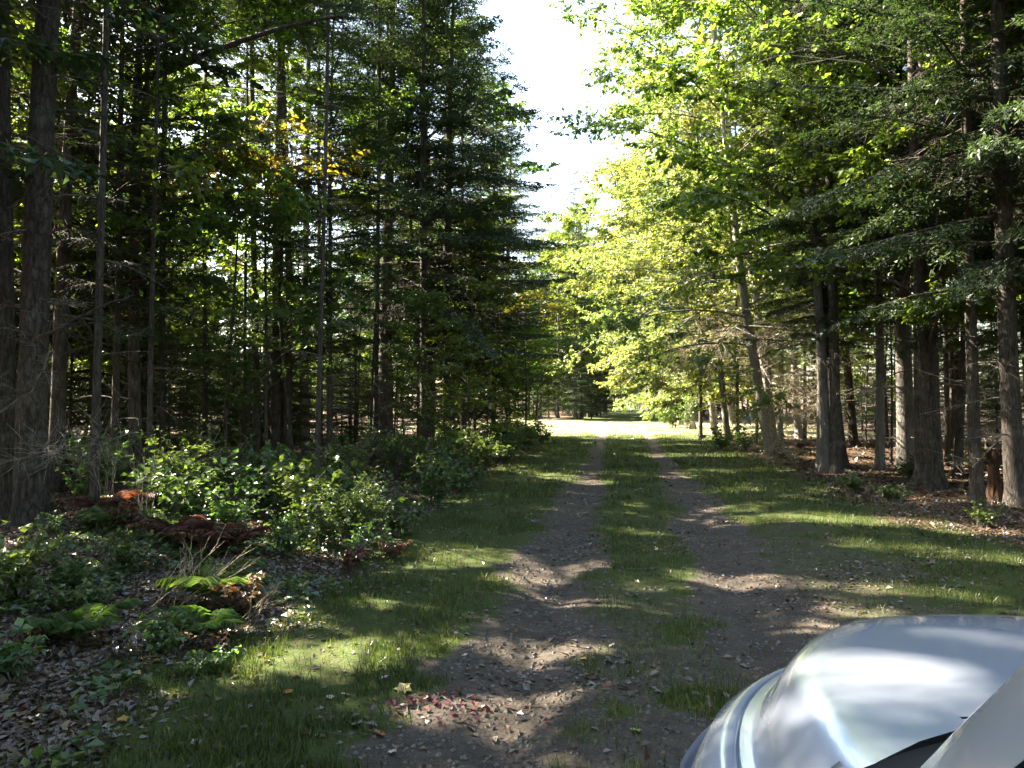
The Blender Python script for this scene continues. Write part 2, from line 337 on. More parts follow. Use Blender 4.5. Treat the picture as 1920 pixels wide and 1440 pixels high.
# ------------------------------------------------------------------ tree builders (meshes shared between alike trees)
def curve_branch(base, phi, L, e0, droop, lift, n=6):
    s = np.linspace(0, 1, n)[:, None]
    d = np.array([math.cos(phi), math.sin(phi), 0])
    side = np.array([-math.sin(phi), math.cos(phi), 0]) * rng.normal(0, .06)
    return base + d * L * s * (1 - .04 * s) + side * L * s * s + np.array([0, 0, 1.0]) * L * (math.tan(e0) * s - droop * s ** 2 + lift * s ** 3)
def along(P, s):
    s = np.clip(s, 0, 1) * (len(P) - 1); i = np.minimum(s.astype(int), len(P) - 2); f = (s - i)[:, None]
    return P[i] * (1 - f) + P[i + 1] * f
def dead_branches(tw, z0, z1, n, Lm, tr_r, g, fine=10):
    for k in range(n):
        z = z0 + (z1 - z0) * g.random() ** .8; phi = g.random() * 6.283; L = Lm * (.3 + .7 * g.random())
        P = curve_branch(np.array([0, 0, z]), phi, L, R(g.uniform(-8, 22)), g.uniform(.15, .55), g.uniform(0, .25))
        tube(tw, P, np.linspace(.012, .003, 6) * (.6 + L * .5), 4, a=.5)
        m = int(fine * L); s = .2 + .8 * g.random(m); A = along(P, s)
        a2 = phi + np.where(g.random(m) < .5, 1, -1) * np.radians(g.uniform(25, 75, m)); l = L * .42 * (1.1 - s) * (.4 + g.random(m))
        Dv = np.stack([np.cos(a2), np.sin(a2), g.normal(-.35, .35, m)], 1)
        B = A + Dv * l[:, None]; sticks(tw, A, B, .0035, .0018)
        m2 = m * 3; q = g.integers(0, m, m2) if m else []
        if m:
            t = g.random(m2)[:, None]; C = A[q] * (1 - t) + B[q] * t
            E = C + (nrm(Dv[q] + g.normal(0, .7, (m2, 3)) + np.array([0, 0, -.35])) * (l[q] * .45)[:, None]); sticks(tw, C, E, .0022, .0012)

def trunk_mesh(name, H, r, mat, g, bend=.15, sides=12):
    b = Buf(); n = 16; z = np.linspace(-.25, H, n)
    zc_ = np.clip(z / H, 0, 1); wx = bend * np.sin(zc_ * 3.1 + g.random() * 6) * zc_ ** .5; wy = bend * np.sin(zc_ * 4.3 + g.random() * 6) * zc_ ** .5
    rad = r * np.clip(1 - z / H, .03, 1) ** .75; rad[0] *= 1.6; rad[1] *= 1.03
    z2 = np.concatenate([[z[0], .02, .25], z[1:]]); wx = np.interp(z2, z, wx); wy = np.interp(z2, z, wy)
    rad = np.concatenate([[r * 1.75, r * 1.42, r * 1.1], rad[1:]])
    o = np.argsort(z2); tube(b, np.stack([wx[o], wy[o], z2[o]], 1), rad[o], sides, rough=.10)
    return b.mesh(name, mat, smooth=True)

def conifer(kind, H, hb, Lm, nb, g, step=.032, ln=.055, wd=.016, droop=.28, e0=(-8, 14), shape=.75, mat='fir', twstep=.10, dead=22, deadL=1.1, top_e=25, hang=0):
    br, nd, tw = Buf(), Buf(), Buf()
    P0s, P1s = [], []
    for k in range(nb):
        u = (k + g.random()) / nb; z = hb + (H * .985 - hb) * u
        prof = (1 - u) ** shape * (.55 + .45 * min(1, (u + .06) * 5))
        L = Lm * prof * (.6 + .6 * g.random()) + .12
        phi = k * 2.39996 + g.normal(0, .35)
        el = R(g.uniform(*e0) + top_e * u); dr = droop * (1 - u * .6) * g.uniform(.6, 1.4)
        P = curve_branch(np.array([0, 0, z]), phi, L, el, dr, dr * g.uniform(.2, .7))
        tube(br, P, np.linspace(.5 + L * .9, .2, 6) * .011, 4)
        m = max(3, int(L / twstep)); s = np.linspace(.12, 1, m) + g.normal(0, .02, m); s = np.clip(s, .08, 1)
        A = along(P, s); Tn = nrm(along(P, s + .02) - along(P, s - .02))
        for sg in (1, -1):
            l = np.minimum(.62, L * .45) * (1.08 - s) ** .6 * g.uniform(.55, 1.1, m) + .05
            an = sg * np.radians(g.uniform(38, 66, m)); c, sn = np.cos(an), np.sin(an)
            Dv = np.stack([Tn[:, 0] * c - Tn[:, 1] * sn, Tn[:, 0] * sn + Tn[:, 1] * c, Tn[:, 2] * .6 - g.uniform(.02, .32, m)], 1)
            Bp = A + nrm(Dv) * l[:, None]; P0s.append(A); P1s.append(Bp)
            q = np.repeat(np.arange(m), 3 + hang); t = g.uniform(.15, .95, len(q))[:, None]
            C = A[q] * (1 - t) + Bp[q] * t; sg2 = np.where(g.random(len(q)) < .5, 1, -1) * np.radians(g.uniform(35, 60, len(q)))
            d2 = nrm(Dv)[q]; E = np.stack([d2[:, 0] * np.cos(sg2) - d2[:, 1] * np.sin(sg2), d2[:, 0] * np.sin(sg2) + d2[:, 1] * np.cos(sg2), d2[:, 2] - .1 - hang * g.uniform(0, .55, len(q))], 1)
            ok = l[q] > .2; P0s.append(C[ok]); P1s.append((C + E * (l[q] * .38)[:, None])[ok])
        P0s.append(P[-2:-1]); P1s.append(P[-1:] + nrm(P[-1:] - P[-2:-1]) * .1)
    P0 = np.concatenate(P0s); P1 = np.concatenate(P1s)
    ribbons(br, P0, P1, .0045)
    needles(nd, P0, P1, step, ln, wd, g)
    out = {'branches': br.mesh(kind + '_branches', M['bark']), 'needles': nd.mesh(kind + '_needles', M[mat])}
    if dead:
        dead_branches(tw, max(.6, .12 * hb), hb + .12 * (H - hb), dead, deadL, 0, g); out['dead_branches'] = tw.mesh(kind + '_dead_branches', M['twig'])
    return out

def broadleaf(kind, H, hb, W, nl, g, mat='maple', leaf=.10, subs=11, tws=6, lvs=9, bark='bark', up=(15, 50), layer=.5, tint=None, topcut=1.0, trunk_r=.09):
    br, lf = Buf(), Buf(); P0s, P1s, LP, LD = [], [], [], []
    for k in range(nl):
        u = (k + g.random()) / nl; z = hb + (H * .96 - hb) * u; phi = k * 2.4 + g.normal(0, .5)
        L = W * (.45 + .75 * math.sin(math.pi * min(1, (u * .85 + .18)))) * g.uniform(.65, 1.15)
        e = R(g.uniform(*up) + 18 * u); P = curve_branch(np.array([0, 0, z]), phi, L * math.cos(e), e, .45, .05, 7)
        tube(br, P, np.linspace(trunk_r * .32 * (1 - .55 * u), .006, 7), 5)
        m = subs; s = np.linspace(.25, 1, m); A = along(P, s); Tn = nrm(along(P, s + .02) - along(P, s - .02))
        an = np.where(np.arange(m) % 2 == 0, 1, -1) * np.radians(g.uniform(25, 70, m)); an[-1] = 0
        Dv = nrm(np.stack([Tn[:, 0] * np.cos(an) - Tn[:, 1] * np.sin(an), Tn[:, 0] * np.sin(an) + Tn[:, 1] * np.cos(an), Tn[:, 2] * .5 + g.normal(.05, .2, m)], 1))
        l = L * .42 * (1.15 - s) * g.uniform(.6, 1.2, m) + .25; B = A + Dv * l[:, None]; sticks(br, A, B, .010, .004)
        q = np.repeat(np.arange(m), tws); t = g.uniform(.15, 1, len(q))[:, None]; C = A[q] * (1 - t) + B[q] * t
        D2 = nrm(Dv[q] + np.stack([g.normal(0, .8, len(q)), g.normal(0, .8, len(q)), g.normal(0, layer * .6, len(q))], 1)); l2 = g.uniform(.18, .5, len(q))
        E = C + D2 * l2[:, None]; sticks(br, C, E, .003, .0015)
        r = np.repeat(np.arange(len(C)), lvs); t2 = g.uniform(.1, 1.0, len(r))[:, None]
        LP.append(C[r] * (1 - t2) + E[r] * t2 + g.normal(0, .02, (len(r), 3))); LD.append(nrm(D2[r] + np.stack([g.normal(0, .9, len(r)), g.normal(0, .9, len(r)), g.normal(-.15, .35, len(r))], 1)))
    LP = np.concatenate(LP); LD = np.concatenate(LD)
    tn = None if tint is None else np.clip(g.normal(tint, .17, len(LP)), 0, 1)
    leaves(lf, LP, LD, leaf, g, tn)
    return {'branches': br.mesh(kind + '_branches', M[bark]), 'leaves': lf.mesh(kind + '_leaves', M[mat])}

g = np.random.default_rng(11)
TREES = {}
def reg(key, H, r, crown, bark='bark', bend=.15):
    TREES[key] = dict(H=H, r=r, trunk=trunk_mesh(key + '_trunk', H, r, M[bark], g, bend), crown=crown)
reg('fir_a', 15, .12, conifer('fir_a', 15, 3.0, 2.5, 112, g, step=.055, ln=.075, wd=.034, twstep=.085, hang=1))
reg('fir_b', 17, .14, conifer('fir_b', 17, 4.6, 2.7, 112, g, dead=30, deadL=1.5, step=.058, ln=.075, wd=.036, twstep=.09, hang=1))
reg('fir_c', 13, .10, conifer('fir_c', 13, 1.6, 2.3, 118, g, dead=14, step=.055, ln=.075, wd=.033, droop=.36, twstep=.085, hang=1))
reg('pole', 18, .13, conifer('pole', 18, 9.6, 2.2, 62, g, dead=40, deadL=1.2, step=.048, ln=.07, wd=.030))
reg('hemlock_a', 19, .17, conifer('hemlock_a', 19, 3.2, 4.0, 118, g, mat='pine', droop=.42, step=.072, ln=.09, wd=.048, twstep=.11, dead=16, deadL=1.6, hang=2))
reg('hemlock_b', 21, .20, conifer('hemlock_b', 21, 4.4, 4.4, 118, g, mat='pine', droop=.5, step=.075, ln=.09, wd=.05, twstep=.115, dead=22, deadL=1.8, hang=2))
reg('shade', 20, .19, conifer('shade', 20, 4.0, 4.2, 80, g, mat='pine', droop=.45, step=.13, ln=.13, wd=.10, twstep=.2, dead=0, hang=1))
reg('young_a', 4.2, .035, conifer('young_a', 4.2, .25, 1.35, 95, g, step=.034, ln=.045, wd=.020, dead=0, shape=.9), bend=.05)
reg('young_b', 6.5, .05, conifer('young_b', 6.5, .5, 1.8, 115, g, step=.05, ln=.06, wd=.028, dead=8, deadL=.7, shape=.85), bend=.08)
reg('maple_a', 12, .11, broadleaf('maple_a', 12, 2.2, 3.0, 30, g, leaf=.115))
reg('maple_b', 14, .13, broadleaf('maple_b', 14, 3.2, 3.6, 32, g, leaf=.12))
reg('maple_s', 6, .045, broadleaf('maple_s', 6, .8, 1.5, 24, g, subs=8, tws=5, lvs=7, leaf=.10), bend=.2)
reg('beech_a', 13, .12, broadleaf('beech_a', 13, 1.8, 4.0, 42, g, mat='beech', leaf=.092, lvs=11, tws=7, up=(0, 32), bark='palebark'), 'palebark')
reg('beech_b', 11, .10, broadleaf('beech_b', 11, 1.2, 3.5, 38, g, mat='beech', leaf=.09, lvs=11, tws=7, up=(-5, 28), bark='palebark'), 'palebark')
reg('autumn_a', 5.5, .04, broadleaf('autumn_a', 5.5, 4.5, 1.25, 8, g, mat='autumn', subs=6, tws=3, lvs=6, leaf=.095, up=(0, 25)), bend=.2)

def dead_pole(nm, H, r, n, Lm):
    tw = Buf(); dead_branches(tw, .5, H * .96, n, Lm, 0, g, fine=9); reg(nm, H, r, {'dead_branches': tw.mesh(nm + '_twigs', M['twig'])}, bend=.12)
dead_pole('dead_a', 9, .045, 46, 1.25); dead_pole('dead_b', 12, .06, 60, 1.5)
def put_tree(key, x, y, label, cat='tree', name=None, group=None, s=1.0, thick=1.0, lean=(0, 0), rz=None, bark=None, zoff=0, scz=1.0):
    t = TREES[key]
    nm = name or {'fir': 'fir_tree', 'pol': 'spruce_tree', 'hem': 'hemlock_tree', 'you': 'young_fir', 'sha': 'hemlock_tree', 'dea': 'dead_tree', 'map': 'maple_tree', 'bee': 'beech_tree', 'aut': 'autumn_sapling'}[key[:3]]
    e = bpy.data.objects.new(nm, None); COL.objects.link(e); e.empty_display_size = .3
    e.location = (x, y, gz1(x, y) + zoff); e['label'] = label; e['category'] = cat
    if group: e['group'] = group
    rz = random.random() * 6.283 if rz is None else rz
    m = Matrix.Rotation(lean[1], 4, 'X') @ Matrix.Rotation(lean[0], 4, 'Y') @ Matrix.Rotation(rz, 4, 'Z')
    e.rotation_euler = m.to_euler(); e.scale = (s, s, s * scz)
    tr = link('trunk', t['trunk'], e); tr.scale = (thick, thick, 1)
    if bark:
        tr.material_slots[0].link = 'OBJECT'; tr.material_slots[0].material = M[bark]
    for k, me in t['crown'].items():
        c = link(k, me, e)
        if k == 'dead_branches': c['kind'] = 'stuff'
    return e

# ------------------------------------------------------------------ the trees one can tell apart
def lean_px(x0, x1, D, H):          # lean so the top, at height H, is seen at column x1 while the base is at x0
    return math.atan(((x1 - x0) / 1480.0 * D) / H)
HERO = [
 # key, px, depth, diameter, lean dx in px per 10 m, scale, label, bark
 ('pole', 62, 9.6, .36, 0.035, 1.0, 'thick dark trunk leaning right among bare grey branches, stoutest tree of the left side', None),
 ('pole', 22, 9.9, .22, -.01, 1.0, 'dark trunk cut by the left edge, beside the stoutest leaning trunk', None),
 ('maple_b', 105, 12.5, .24, .05, 1.0, 'dark forked-looking trunk just behind the stoutest leaning trunk on the left', None),
 ('pole', 178, 9.2, .10, -.005, .85, 'slender straight sapling trunk rising alone in front of the left thicket', None),
 ('maple_b', 256, 13.5, .22, -.006, 1.0, 'dark tree with one long thick limb reaching up to the right', None),
 ('pole', 305, 14.5, .13, -.005, .9, 'thin straight trunk just right of the tree with the long limb', None),
 ('fir_a', 212, 12.6, .12, .02, .9, 'thin trunk with a sunlit pale streak near its foot, left of the long-limbed tree', None),
 ('pole', 282, 11.8, .09, .0, .7, 'small grey trunk with bright sunlit patches above the red ferns', None),
 ('pole', 385, 19, .14, .004, .9, 'narrow trunk standing in the dark gap behind the leafy shrubs', None),
 ('pole', 458, 17, .08, -.002, .9, 'very thin pole-like trunk behind the leafy shrubs', None),
 ('pole', 484, 17.5, .17, -.006, 1.0, 'dark upright trunk behind the shrubs, left neighbour of a thicker one', None),
 ('pole', 522, 18, .30, -.006, 1.0, 'thick dark trunk behind the leafy shrubs with grey sunlit bark high up', None),
 ('pole', 575, 21, .22, -.004, 1.0, 'pale grey trunk seen against the sky above the orange leaves', 'palebark'),
 ('pole', 600, 23, .16, -.004, 1.0, 'narrower grey trunk against the sky, right of the pale grey one', None),
 ('fir_a', 620, 16.5, .12, .0, 1.0, 'thin trunk with a bright lit left edge in front of the black conifer gap', None),
 ('pole', 705, 19, .13, .0, 1.0, 'straight thin trunk between the thicket and the tall roadside conifer', None),
 ('hemlock_b', 797, 20, .25, .0, 1.0, 'tall roadside conifer, left trunk edge lit, boughs reaching into the sky', None),
 ('hemlock_a', 868, 25, .19, .0, 1.0, 'conifer just behind the tall roadside one, boughs drooping dark against white sky', None),
 ('fir_b', 925, 28, .18, .0, 1.0, 'conifer with a bare trunk above the yellow-orange sapling', None),
 # right side
 ('pole', 1548, 17.8, .24, -.045, .95, 'pale sunlit trunk leaning left at the edge of the right-hand wood', 'palebark'),
 ('fir_b', 1566, 17.6, .24, -.02, .95, 'dark trunk standing right beside the pale sunlit leaning trunk', None),
 ('fir_a', 1535, 18.8, .16, .01, .9, 'second pale trunk close behind the leaning sunlit one', 'palebark'),
 ('pole', 1648, 18.3, .20, .0, 1.0, 'trunk with its left half in sun, between two wide gaps of the right-hand wood', 'palebark'),
 ('fir_b', 1698, 18.6, .40, .0, 1.0, 'broad pale trunk in full sun directly left of the thickest black trunk', 'palebark'),
 ('hemlock_b', 1742, 15.5, .48, -.01, 1.0, 'thickest black trunk of the right-hand wood', None),
 ('pole', 1795, 16.5, .17, .05, .95, 'thin dark trunk leaning right, next to the thickest black trunk', None),
 ('fir_b', 1830, 12.3, .19, -.008, 1.0, 'slim dark trunk in front, left of the brown rotten stub', None),
 ('hemlock_a', 1905, 11.6, .28, -.018, 1.0, 'trunk at the right edge with white sunlight on its lower left side', None),
 ('pole', 1775, 21, .14, .0, .9, 'thin trunk in the shade behind the thickest black trunk', None),
 ('pole', 1508, 30, .14, .0, 1.0, 'thin dark trunk behind the dead pale twigs, nearest the sunlit pair', None),
 ('pole', 1462, 33, .22, .01, 1.0, 'sunlit whitish trunk far in, behind the hanging dead twigs', 'palebark'),
 ('pole', 1442, 31, .16, .0, 1.0, 'dark trunk just left of the whitish trunk behind the dead twigs', None),
 ('pole', 1418, 34, .15, .0, 1.0, 'dark slim trunk in the middle of the hanging dead twigs', None),
 ('pole', 1383, 31, .14, .0, 1.0, 'slim dark trunk above the low dark shrubs on the right verge', None),
 ('fir_a', 1313, 33, .16, .0, 1.0, 'slim dark trunk right of the pale bushy shrub by the sunny strip', None),
]
for i, (k, px, D, dia, ln_, s, lab, bk) in enumerate(HERO):
    zz = .78 if (px < 960 and D > 15 and k != 'pole') else 1.0
    x, y = at(px, D); t = TREES[k]
    ez = math.atan(ln_)
    put_tree(k, x, y, lab, s=s, thick=dia / 2 / (t['r'] * s), lean=(ez, R(random.uniform(-1, 1))), bark=bk, scz=zz)

SUNNY = [  # bright broadleaf trees of the sunlit right-hand edge
 ('maple_b', 5.0, 19.5, 'green maple arching over the right verge, boughs hanging over the top of the track', 1.3, -5),
 ('maple_a', 5.6, 15.2, 'nearest green maple on the right, dark leaves with a few bright sprays', 1.15, -3),
 ('beech_a', 4.3, 24, 'tall leafy tree right of the track, its high boughs meeting the sky gap', 1.3, -8),
 ('beech_a', 5.2, 29, 'yellow-green tree at the front of the sunlit leafy bank', 1.35, -7),
 ('beech_b', 4.2, 33, 'sunlit pale green tree with low boughs over the right edge of the grass', 1.35, -6),
 ('beech_a', 4.2, 38, 'bright sunlit tree beside the pale bushy shrub', 1.35, -7),
 ('beech_b', 3.8, 45, 'very bright tree whose boughs hang over the sunny strip', 1.5, -7),
 ('beech_a', 3.7, 53, 'bright yellowish tree just past the sunny strip', 1.4, -6),
 ('beech_a', 4.3, 62, 'pale yellow tree low against the sky gap', 1.45, -6),
 ('beech_a', 4.6, 71, 'faded yellow tree far down the right side', 1.5, -6),
 ('beech_a', 4.8, 80, 'farthest pale tree leaning over the end of the track from the right', 1.6, -7),
 ('maple_a', 8.2, 23, 'shaded green tree behind the sunlit leafy bank, second row', 1.2, -3),
 ('maple_b', 8.2, 30, 'taller shaded maple in the second row of the right bank', 1.15, -4),
 ('beech_b', 7.6, 36, 'taller lit tree rising behind the bright leafy bank', 1.6, -4),
 ('beech_a', 7.6, 45, 'tall yellow-green tree behind the sunny strip, second row', 1.45, -4),
 ('maple_b', 7.4, 56, 'tall green crown near the sky gap on the right', 1.35, -4),
 ('maple_b', 8.6, 15.5, 'dark green maple crown above the right-hand trunks', 1.1, 0),
]
for k, x, y, lab, s, ln_ in SUNNY: put_tree(k, x, y, lab, s=s, lean=(R(ln_), 0))
MISC = [
 ('maple_b', -5.8, 23, 'broadleaf tree with fresh green leaves in front of the tall roadside conifer', .9),
 ('maple_a', -7.6, 17, 'half-hidden maple with yellow-green backlit leaves behind the long-limbed tree', .95),
 ('maple_a', -9.4, 14.5, 'yellow-green backlit maple at the left behind the stout leaning trunk', 1.0),
 ('maple_a', -12.5, 20, 'bright backlit maple crown high in the left wood, left of the orange leaves', .9),
 ('maple_s', -4.7, 24.5, 'small leafy green sapling at the foot of the roadside conifers', 1.1),
 ('maple_s', -4.3, 29, 'small leafy sapling beside the dark end of the left verge', 1.0),
 ('maple_b', -7.2, 28, 'airy leafy tree behind the roadside conifers on the left', 1.1),
 ('hemlock_b', -6.3, 20.5, 'broad drooping conifer left of the tall roadside one', 1.0),
 ('hemlock_a', -4.9, 22, 'drooping roadside conifer with the longest boughs against the sky', 1.05),
 ('shade', -8.6, 8.8, 'big conifer left of the near undergrowth, added out of view for its shade', 1.0),  # the shade conifers here are added beyond the frame to darken the near ground
 ('shade', -13.2, 10.6, 'big conifer standing left of the stout leaning trunk, added out of view for its shade', 1.0),
 ('shade', -10.2, 6.4, 'tall conifer further left of the camera, added out of view for its shade', .95),
 ('shade', -16.5, 9.2, 'tall conifer deep at the left, added out of view for its shade', 1.0),
 ('shade', -11.6, 12.4, 'tall conifer added for its shade at the left edge behind the stoutest trunk', .9),
 ('shade', -7.6, 5.6, 'big conifer left of the camera, added out of view for its shade', 1.0),
 ('maple_a', -5.2, 31, 'green leafy tree just before the sunny strip on the left', .8),
 ('hemlock_a', -5.0, 34, 'drooping dark conifer at the near corner of the sunny gap', .95),
 ('young_b', -4.9, 33, 'young dark spruce closing the left verge near the sunny strip', .9),
 ('young_a', -3.9, 36, 'low blue-green fir at the left end of the sunny strip', .8),
 ('young_b', -5.6, 27, 'young dark fir behind the small leafy sapling', .95),
 ('hemlock_a', -4.2, 69, 'drooping conifer just past the sunny strip on the left', 1.0),
 ('fir_c', -3.4, 76, 'dark conifer on the left leaning over the narrowing track', 1.2),
 ('hemlock_a', -3.2, 88, 'dark broad conifer arching over the end of the track from the left', 1.1),
 ('maple_b', -3.9, 72, 'large green crown past the sunny strip, spreading over the track from the left', 1.4),
 ('young_b', -4.0, 66.5, 'bushy fir at the far left corner of the sunny strip', 1.3),
 ('young_b', -2.9, 71, 'bushy fir just beyond the sunny strip, left of the track', 1.0),
 ('beech_a', -3.6, 87, 'light green crown spreading over the narrow track from the left', 1.6),
 ('maple_b', -5.6, 67, 'green broadleaf crown just past the sunny strip on the left', 1.2),
 ('fir_c', -3.3, 80, 'dense dark fir on the left where the track narrows', 1.3),
 ('maple_a', -2.9, 84, 'shaded leafy tree crowding the narrow part of the track from the left', 1.4),
 ('fir_c', 5.0, 90, 'dense dark fir on the right where the track narrows', 1.2),
 ('hemlock_a', 5.0, 98, 'drooping conifer crowding the narrow track from the right', 1.0),
 ('maple_a', -3.0, 99, 'leafy crown hanging low over the dark end of the track', 1.5),
 ('young_b', -2.3, 78, 'bushy fir at the left edge of the narrow track', 1.3),
 ('young_b', -2.0, 92, 'bushy fir deeper in at the left of the narrow track', 1.4),
 ('young_b', 5.2, 84, 'bushy fir at the right edge of the narrow track', 1.2),
 ('maple_s', -3.7, 19, 'thin leafy sapling at the front of the left verge brush', .75),
 ('maple_s', -3.9, 15.5, 'short leafy sapling behind the narrow-leaved bushes', .6),
 ('young_a', -3.8, 22, 'short dark fir in the brush of the left verge', .7),
 ('maple_s', -3.7, 33, 'leafy sapling at the corner of the sunny strip', .8),
 ('beech_a', -3.4, 94, 'pale leafy tree arching over the far track from the left', 1.5),
 ('maple_b', -2.6, 108, 'round green crown over the far end of the track, left side', 1.5),
 ('maple_b', 4.4, 100, 'round green crown over the far end of the track, right side', 1.4),
 ('maple_b', 4.6, 116, 'light yellow crown low in the sky gap at the end of the track', 1.7),
 ('maple_a', -5.0, 80, 'green broadleaf tree on the far left behind the drooping conifer', 1.5),
 ('fir_c', -1.4, 118, 'dark conifer standing where the track bends away, left of centre', 1.3),
 ('fir_c', 1.1, 121, 'dark conifer standing where the track bends away, right of centre', 1.2),
 ('hemlock_a', -.2, 126, 'broad dark conifer closing the view at the very end of the track', 1.0),
]
for k, x, y, lab, s in MISC: put_tree(k, x, y, lab, s=s, scz=.78 if k[:4] == 'heml' and y < 36 else 1.0)
x, y = at(545, 15.5); put_tree('autumn_a', x, y, 'slender sapling with orange and yellow autumn leaves high in the left wood', s=1.25)
x, y = at(425, 15.0); put_tree('autumn_a', x, y, 'orange-leaved sapling crown left of the yellow one', s=1.15)
x, y = at(985, 27); put_tree('autumn_a', x, y, 'low yellow-orange sapling at the left roadside near the far bend', s=.95)
x, y = at(1077, 74); put_tree('fir_c', x, y, 'single pointed fir whose spire stands alone in the sky gap', s=.95, scz=2.15)
x, y = at(1218, 80); put_tree('pole', x, y, 'pale thin birch-like trunk at the far right end of the track', s=.9, thick=1.3, bark='palebark')

# ------------------------------------------------------------------ filler woods
taken = [tuple(at(h[1], h[2])) for h in HERO] + [(a[1], a[2]) for a in SUNNY + MISC]
def free(x, y, d):
    return all((x - a) ** 2 + (y - b) ** 2 > d * d for a, b in taken)
def column(x, y):
    D = -x * math.sin(YAW) + y * math.cos(YAW); r = x * math.cos(YAW) + y * math.sin(YAW)
    return 960 + 1480 * r / D if D > 1 else (-999 if x < 0 else 9999), D
LEFT_MARKS = [(0, 130, 'behind the stout leaning trunk'), (130, 330, 'around the long-limbed tree'), (330, 560, 'behind the leafy shrubs'), (560, 760, 'in the black conifer gap behind the shrubs'), (760, 900, 'beside the tall roadside conifer'), (900, 1100, 'at the far roadside left of the sunny strip')]
RIGHT_MARKS = [(1240, 1400, 'behind the sunlit leafy bank'), (1400, 1520, 'behind the hanging dead twigs'), (1520, 1640, 'behind the sunlit leaning pair of trunks'), (1640, 1760, 'behind the thickest black trunk'), (1760, 1920, 'in the shade near the right edge')]
def where(marks, x, y):
    c, D = column(x, y)
    for a, b, t in marks:
        if a <= c < b: return t
    return None
def wood(n, xr, yr, keys, dmin, label, group, srange=(.85, 1.15), thick=(.7, 1.2), cond=None, marks=None):
    k = 0; tries = 0; mid = (srange[0] + srange[1]) / 2
    while k < n and tries < n * 60:
        tries += 1
        x = random.uniform(*xr); y = random.uniform(*yr)
        if cond and not cond(x, y): continue
        if not free(x, y, dmin): continue
        key = random.choice(keys); lab, grp = label, group
        if marks:
            t = where(marks, x, y)
            if t:
                d = column(x, y)[1]; row = 'nearest' if d < 15 else 'near' if d < 20 else 'farther' if d < 26 else 'farthest'
                kind = 'slim leafy sapling' if key == 'maple_s' else {'fir': 'conifer with green boughs', 'pol': 'bare-trunked conifer', 'hem': 'broad drooping conifer', 'you': 'young bushy fir', 'dea': 'dead slim trunk with bare twigs', 'map': 'leafy green tree', 'bee': 'pale leafy tree'}[key[:3]]
                sc_ = random.uniform(*srange); lab = row + (' tall ' if sc_ > mid else ' short ') + kind + ' ' + t; grp = group + ', ' + t
            else: lab = label + ', outside the view'; grp = group + ', outside the view'
        taken.append((x, y))
        c_ = column(x, y)[0]; short = .62 if marks is LEFT_MARKS and 340 < c_ < 700 and key != 'pole' else 1.0
        put_tree(key, x, y, lab, s=(sc_ if marks and t else random.uniform(*srange)) * short, thick=random.uniform(*thick), lean=(R(random.uniform(-2, 2)), R(random.uniform(-2, 2))), group=grp)
        k += 1
insun = lambda x, y: 37 + (-(x + 4)) * .36 < y < 64 + (-(x + 4)) * .36
left_ok = lambda x, y: not insun(x, y)
vis = lambda x, y: x > -y * .93 - 2
wood(40, (-22, -5.0), (9, 36), ['fir_a', 'maple_a', 'maple_a', 'maple_a', 'maple_b', 'pole'], 1.5, 'shaded conifer in the dark wood on the left', 'conifers of the left wood', srange=(.6, .95), thick=(.4, .75), cond=lambda x, y: left_ok(x, y) and vis(x, y) and column(x, y)[1] > 12.5, marks=LEFT_MARKS)
wood(10, (-16, -5.0), (12, 34), ['maple_s'], 1.0, 'leafy sapling in the left wood', 'leafy saplings of the left wood', srange=(.7, 1.3), cond=lambda x, y: left_ok(x, y) and vis(x, y), marks=LEFT_MARKS)
wood(42, (-20, -5.2), (12, 35), ['young_a', 'young_b', 'young_b'], 1.0, 'young fir in the left wood', 'young firs of the left wood', srange=(.8, 1.6), cond=left_ok, marks=LEFT_MARKS)
wood(26, (-46, -14), (22, 75), ['fir_c', 'fir_c', 'hemlock_a', 'maple_b', 'young_b', 'young_b'], 2.2, 'distant shaded tree deep in the left wood', 'distant trees deep in the left wood', cond=left_ok, srange=(.6, 1.0))
wood(34, (-17, -5.2), (11, 34), ['dead_a', 'dead_b'], .8, 'bare dead young tree in the left wood', 'dead slim trees of the left wood', srange=(.7, 1.1), thick=(.6, 1.1), cond=lambda x, y: left_ok(x, y) and vis(x, y), marks=LEFT_MARKS)
wood(44, (5.6, 24), (15, 40), ['dead_a', 'dead_b'], .8, 'bare dead young tree in the right-hand wood', 'dead slim trees of the right-hand wood', srange=(.7, 1.1), thick=(.6, 1.1), cond=lambda x, y: x > 4.6 + .04 * y and x < y * .75, marks=RIGHT_MARKS)
wood(26, (11, 44), (22, 60), ['young_b', 'young_a'], 1.6, 'young fir far back in the right-hand wood', 'far young firs of the right-hand wood', srange=(.8, 1.5), cond=lambda x, y: x < y * .85)
wood(22, (-46, -17), (32, 80), ['young_b'], 2.0, 'young fir in the distance of the left wood', 'distant young firs of the left wood', srange=(.8, 1.4))
wood(30, (-26, -5), (-5, 9), ['shade', 'shade', 'maple_a'], 1.9, 'conifer left of the near end of the track, outside the view', 'trees left of the parked car', cond=lambda x, y: x < -4.2 - max(0, y) * .85)
wood(40, (-14, -4.4), (66, 150), ['fir_a', 'fir_b', 'fir_c', 'hemlock_a', 'maple_b'], 2.2, 'dark conifer lining the far left side of the track', 'trees lining the far left of the track')
wood(30, (4.6, 13), (76, 150), ['fir_a', 'fir_b', 'fir_c', 'maple_b', 'beech_a'], 2.2, 'tree lining the far right side of the track', 'trees lining the far right of the track')
wood(38, (6.5, 22), (14, 34), ['fir_a', 'fir_b', 'pole', 'fir_b', 'hemlock_a'], 1.6, 'shaded conifer in the wood on the right', 'conifers of the right-hand wood', cond=lambda x, y: x > 6.2 and x < y * .75 + 4, marks=RIGHT_MARKS)
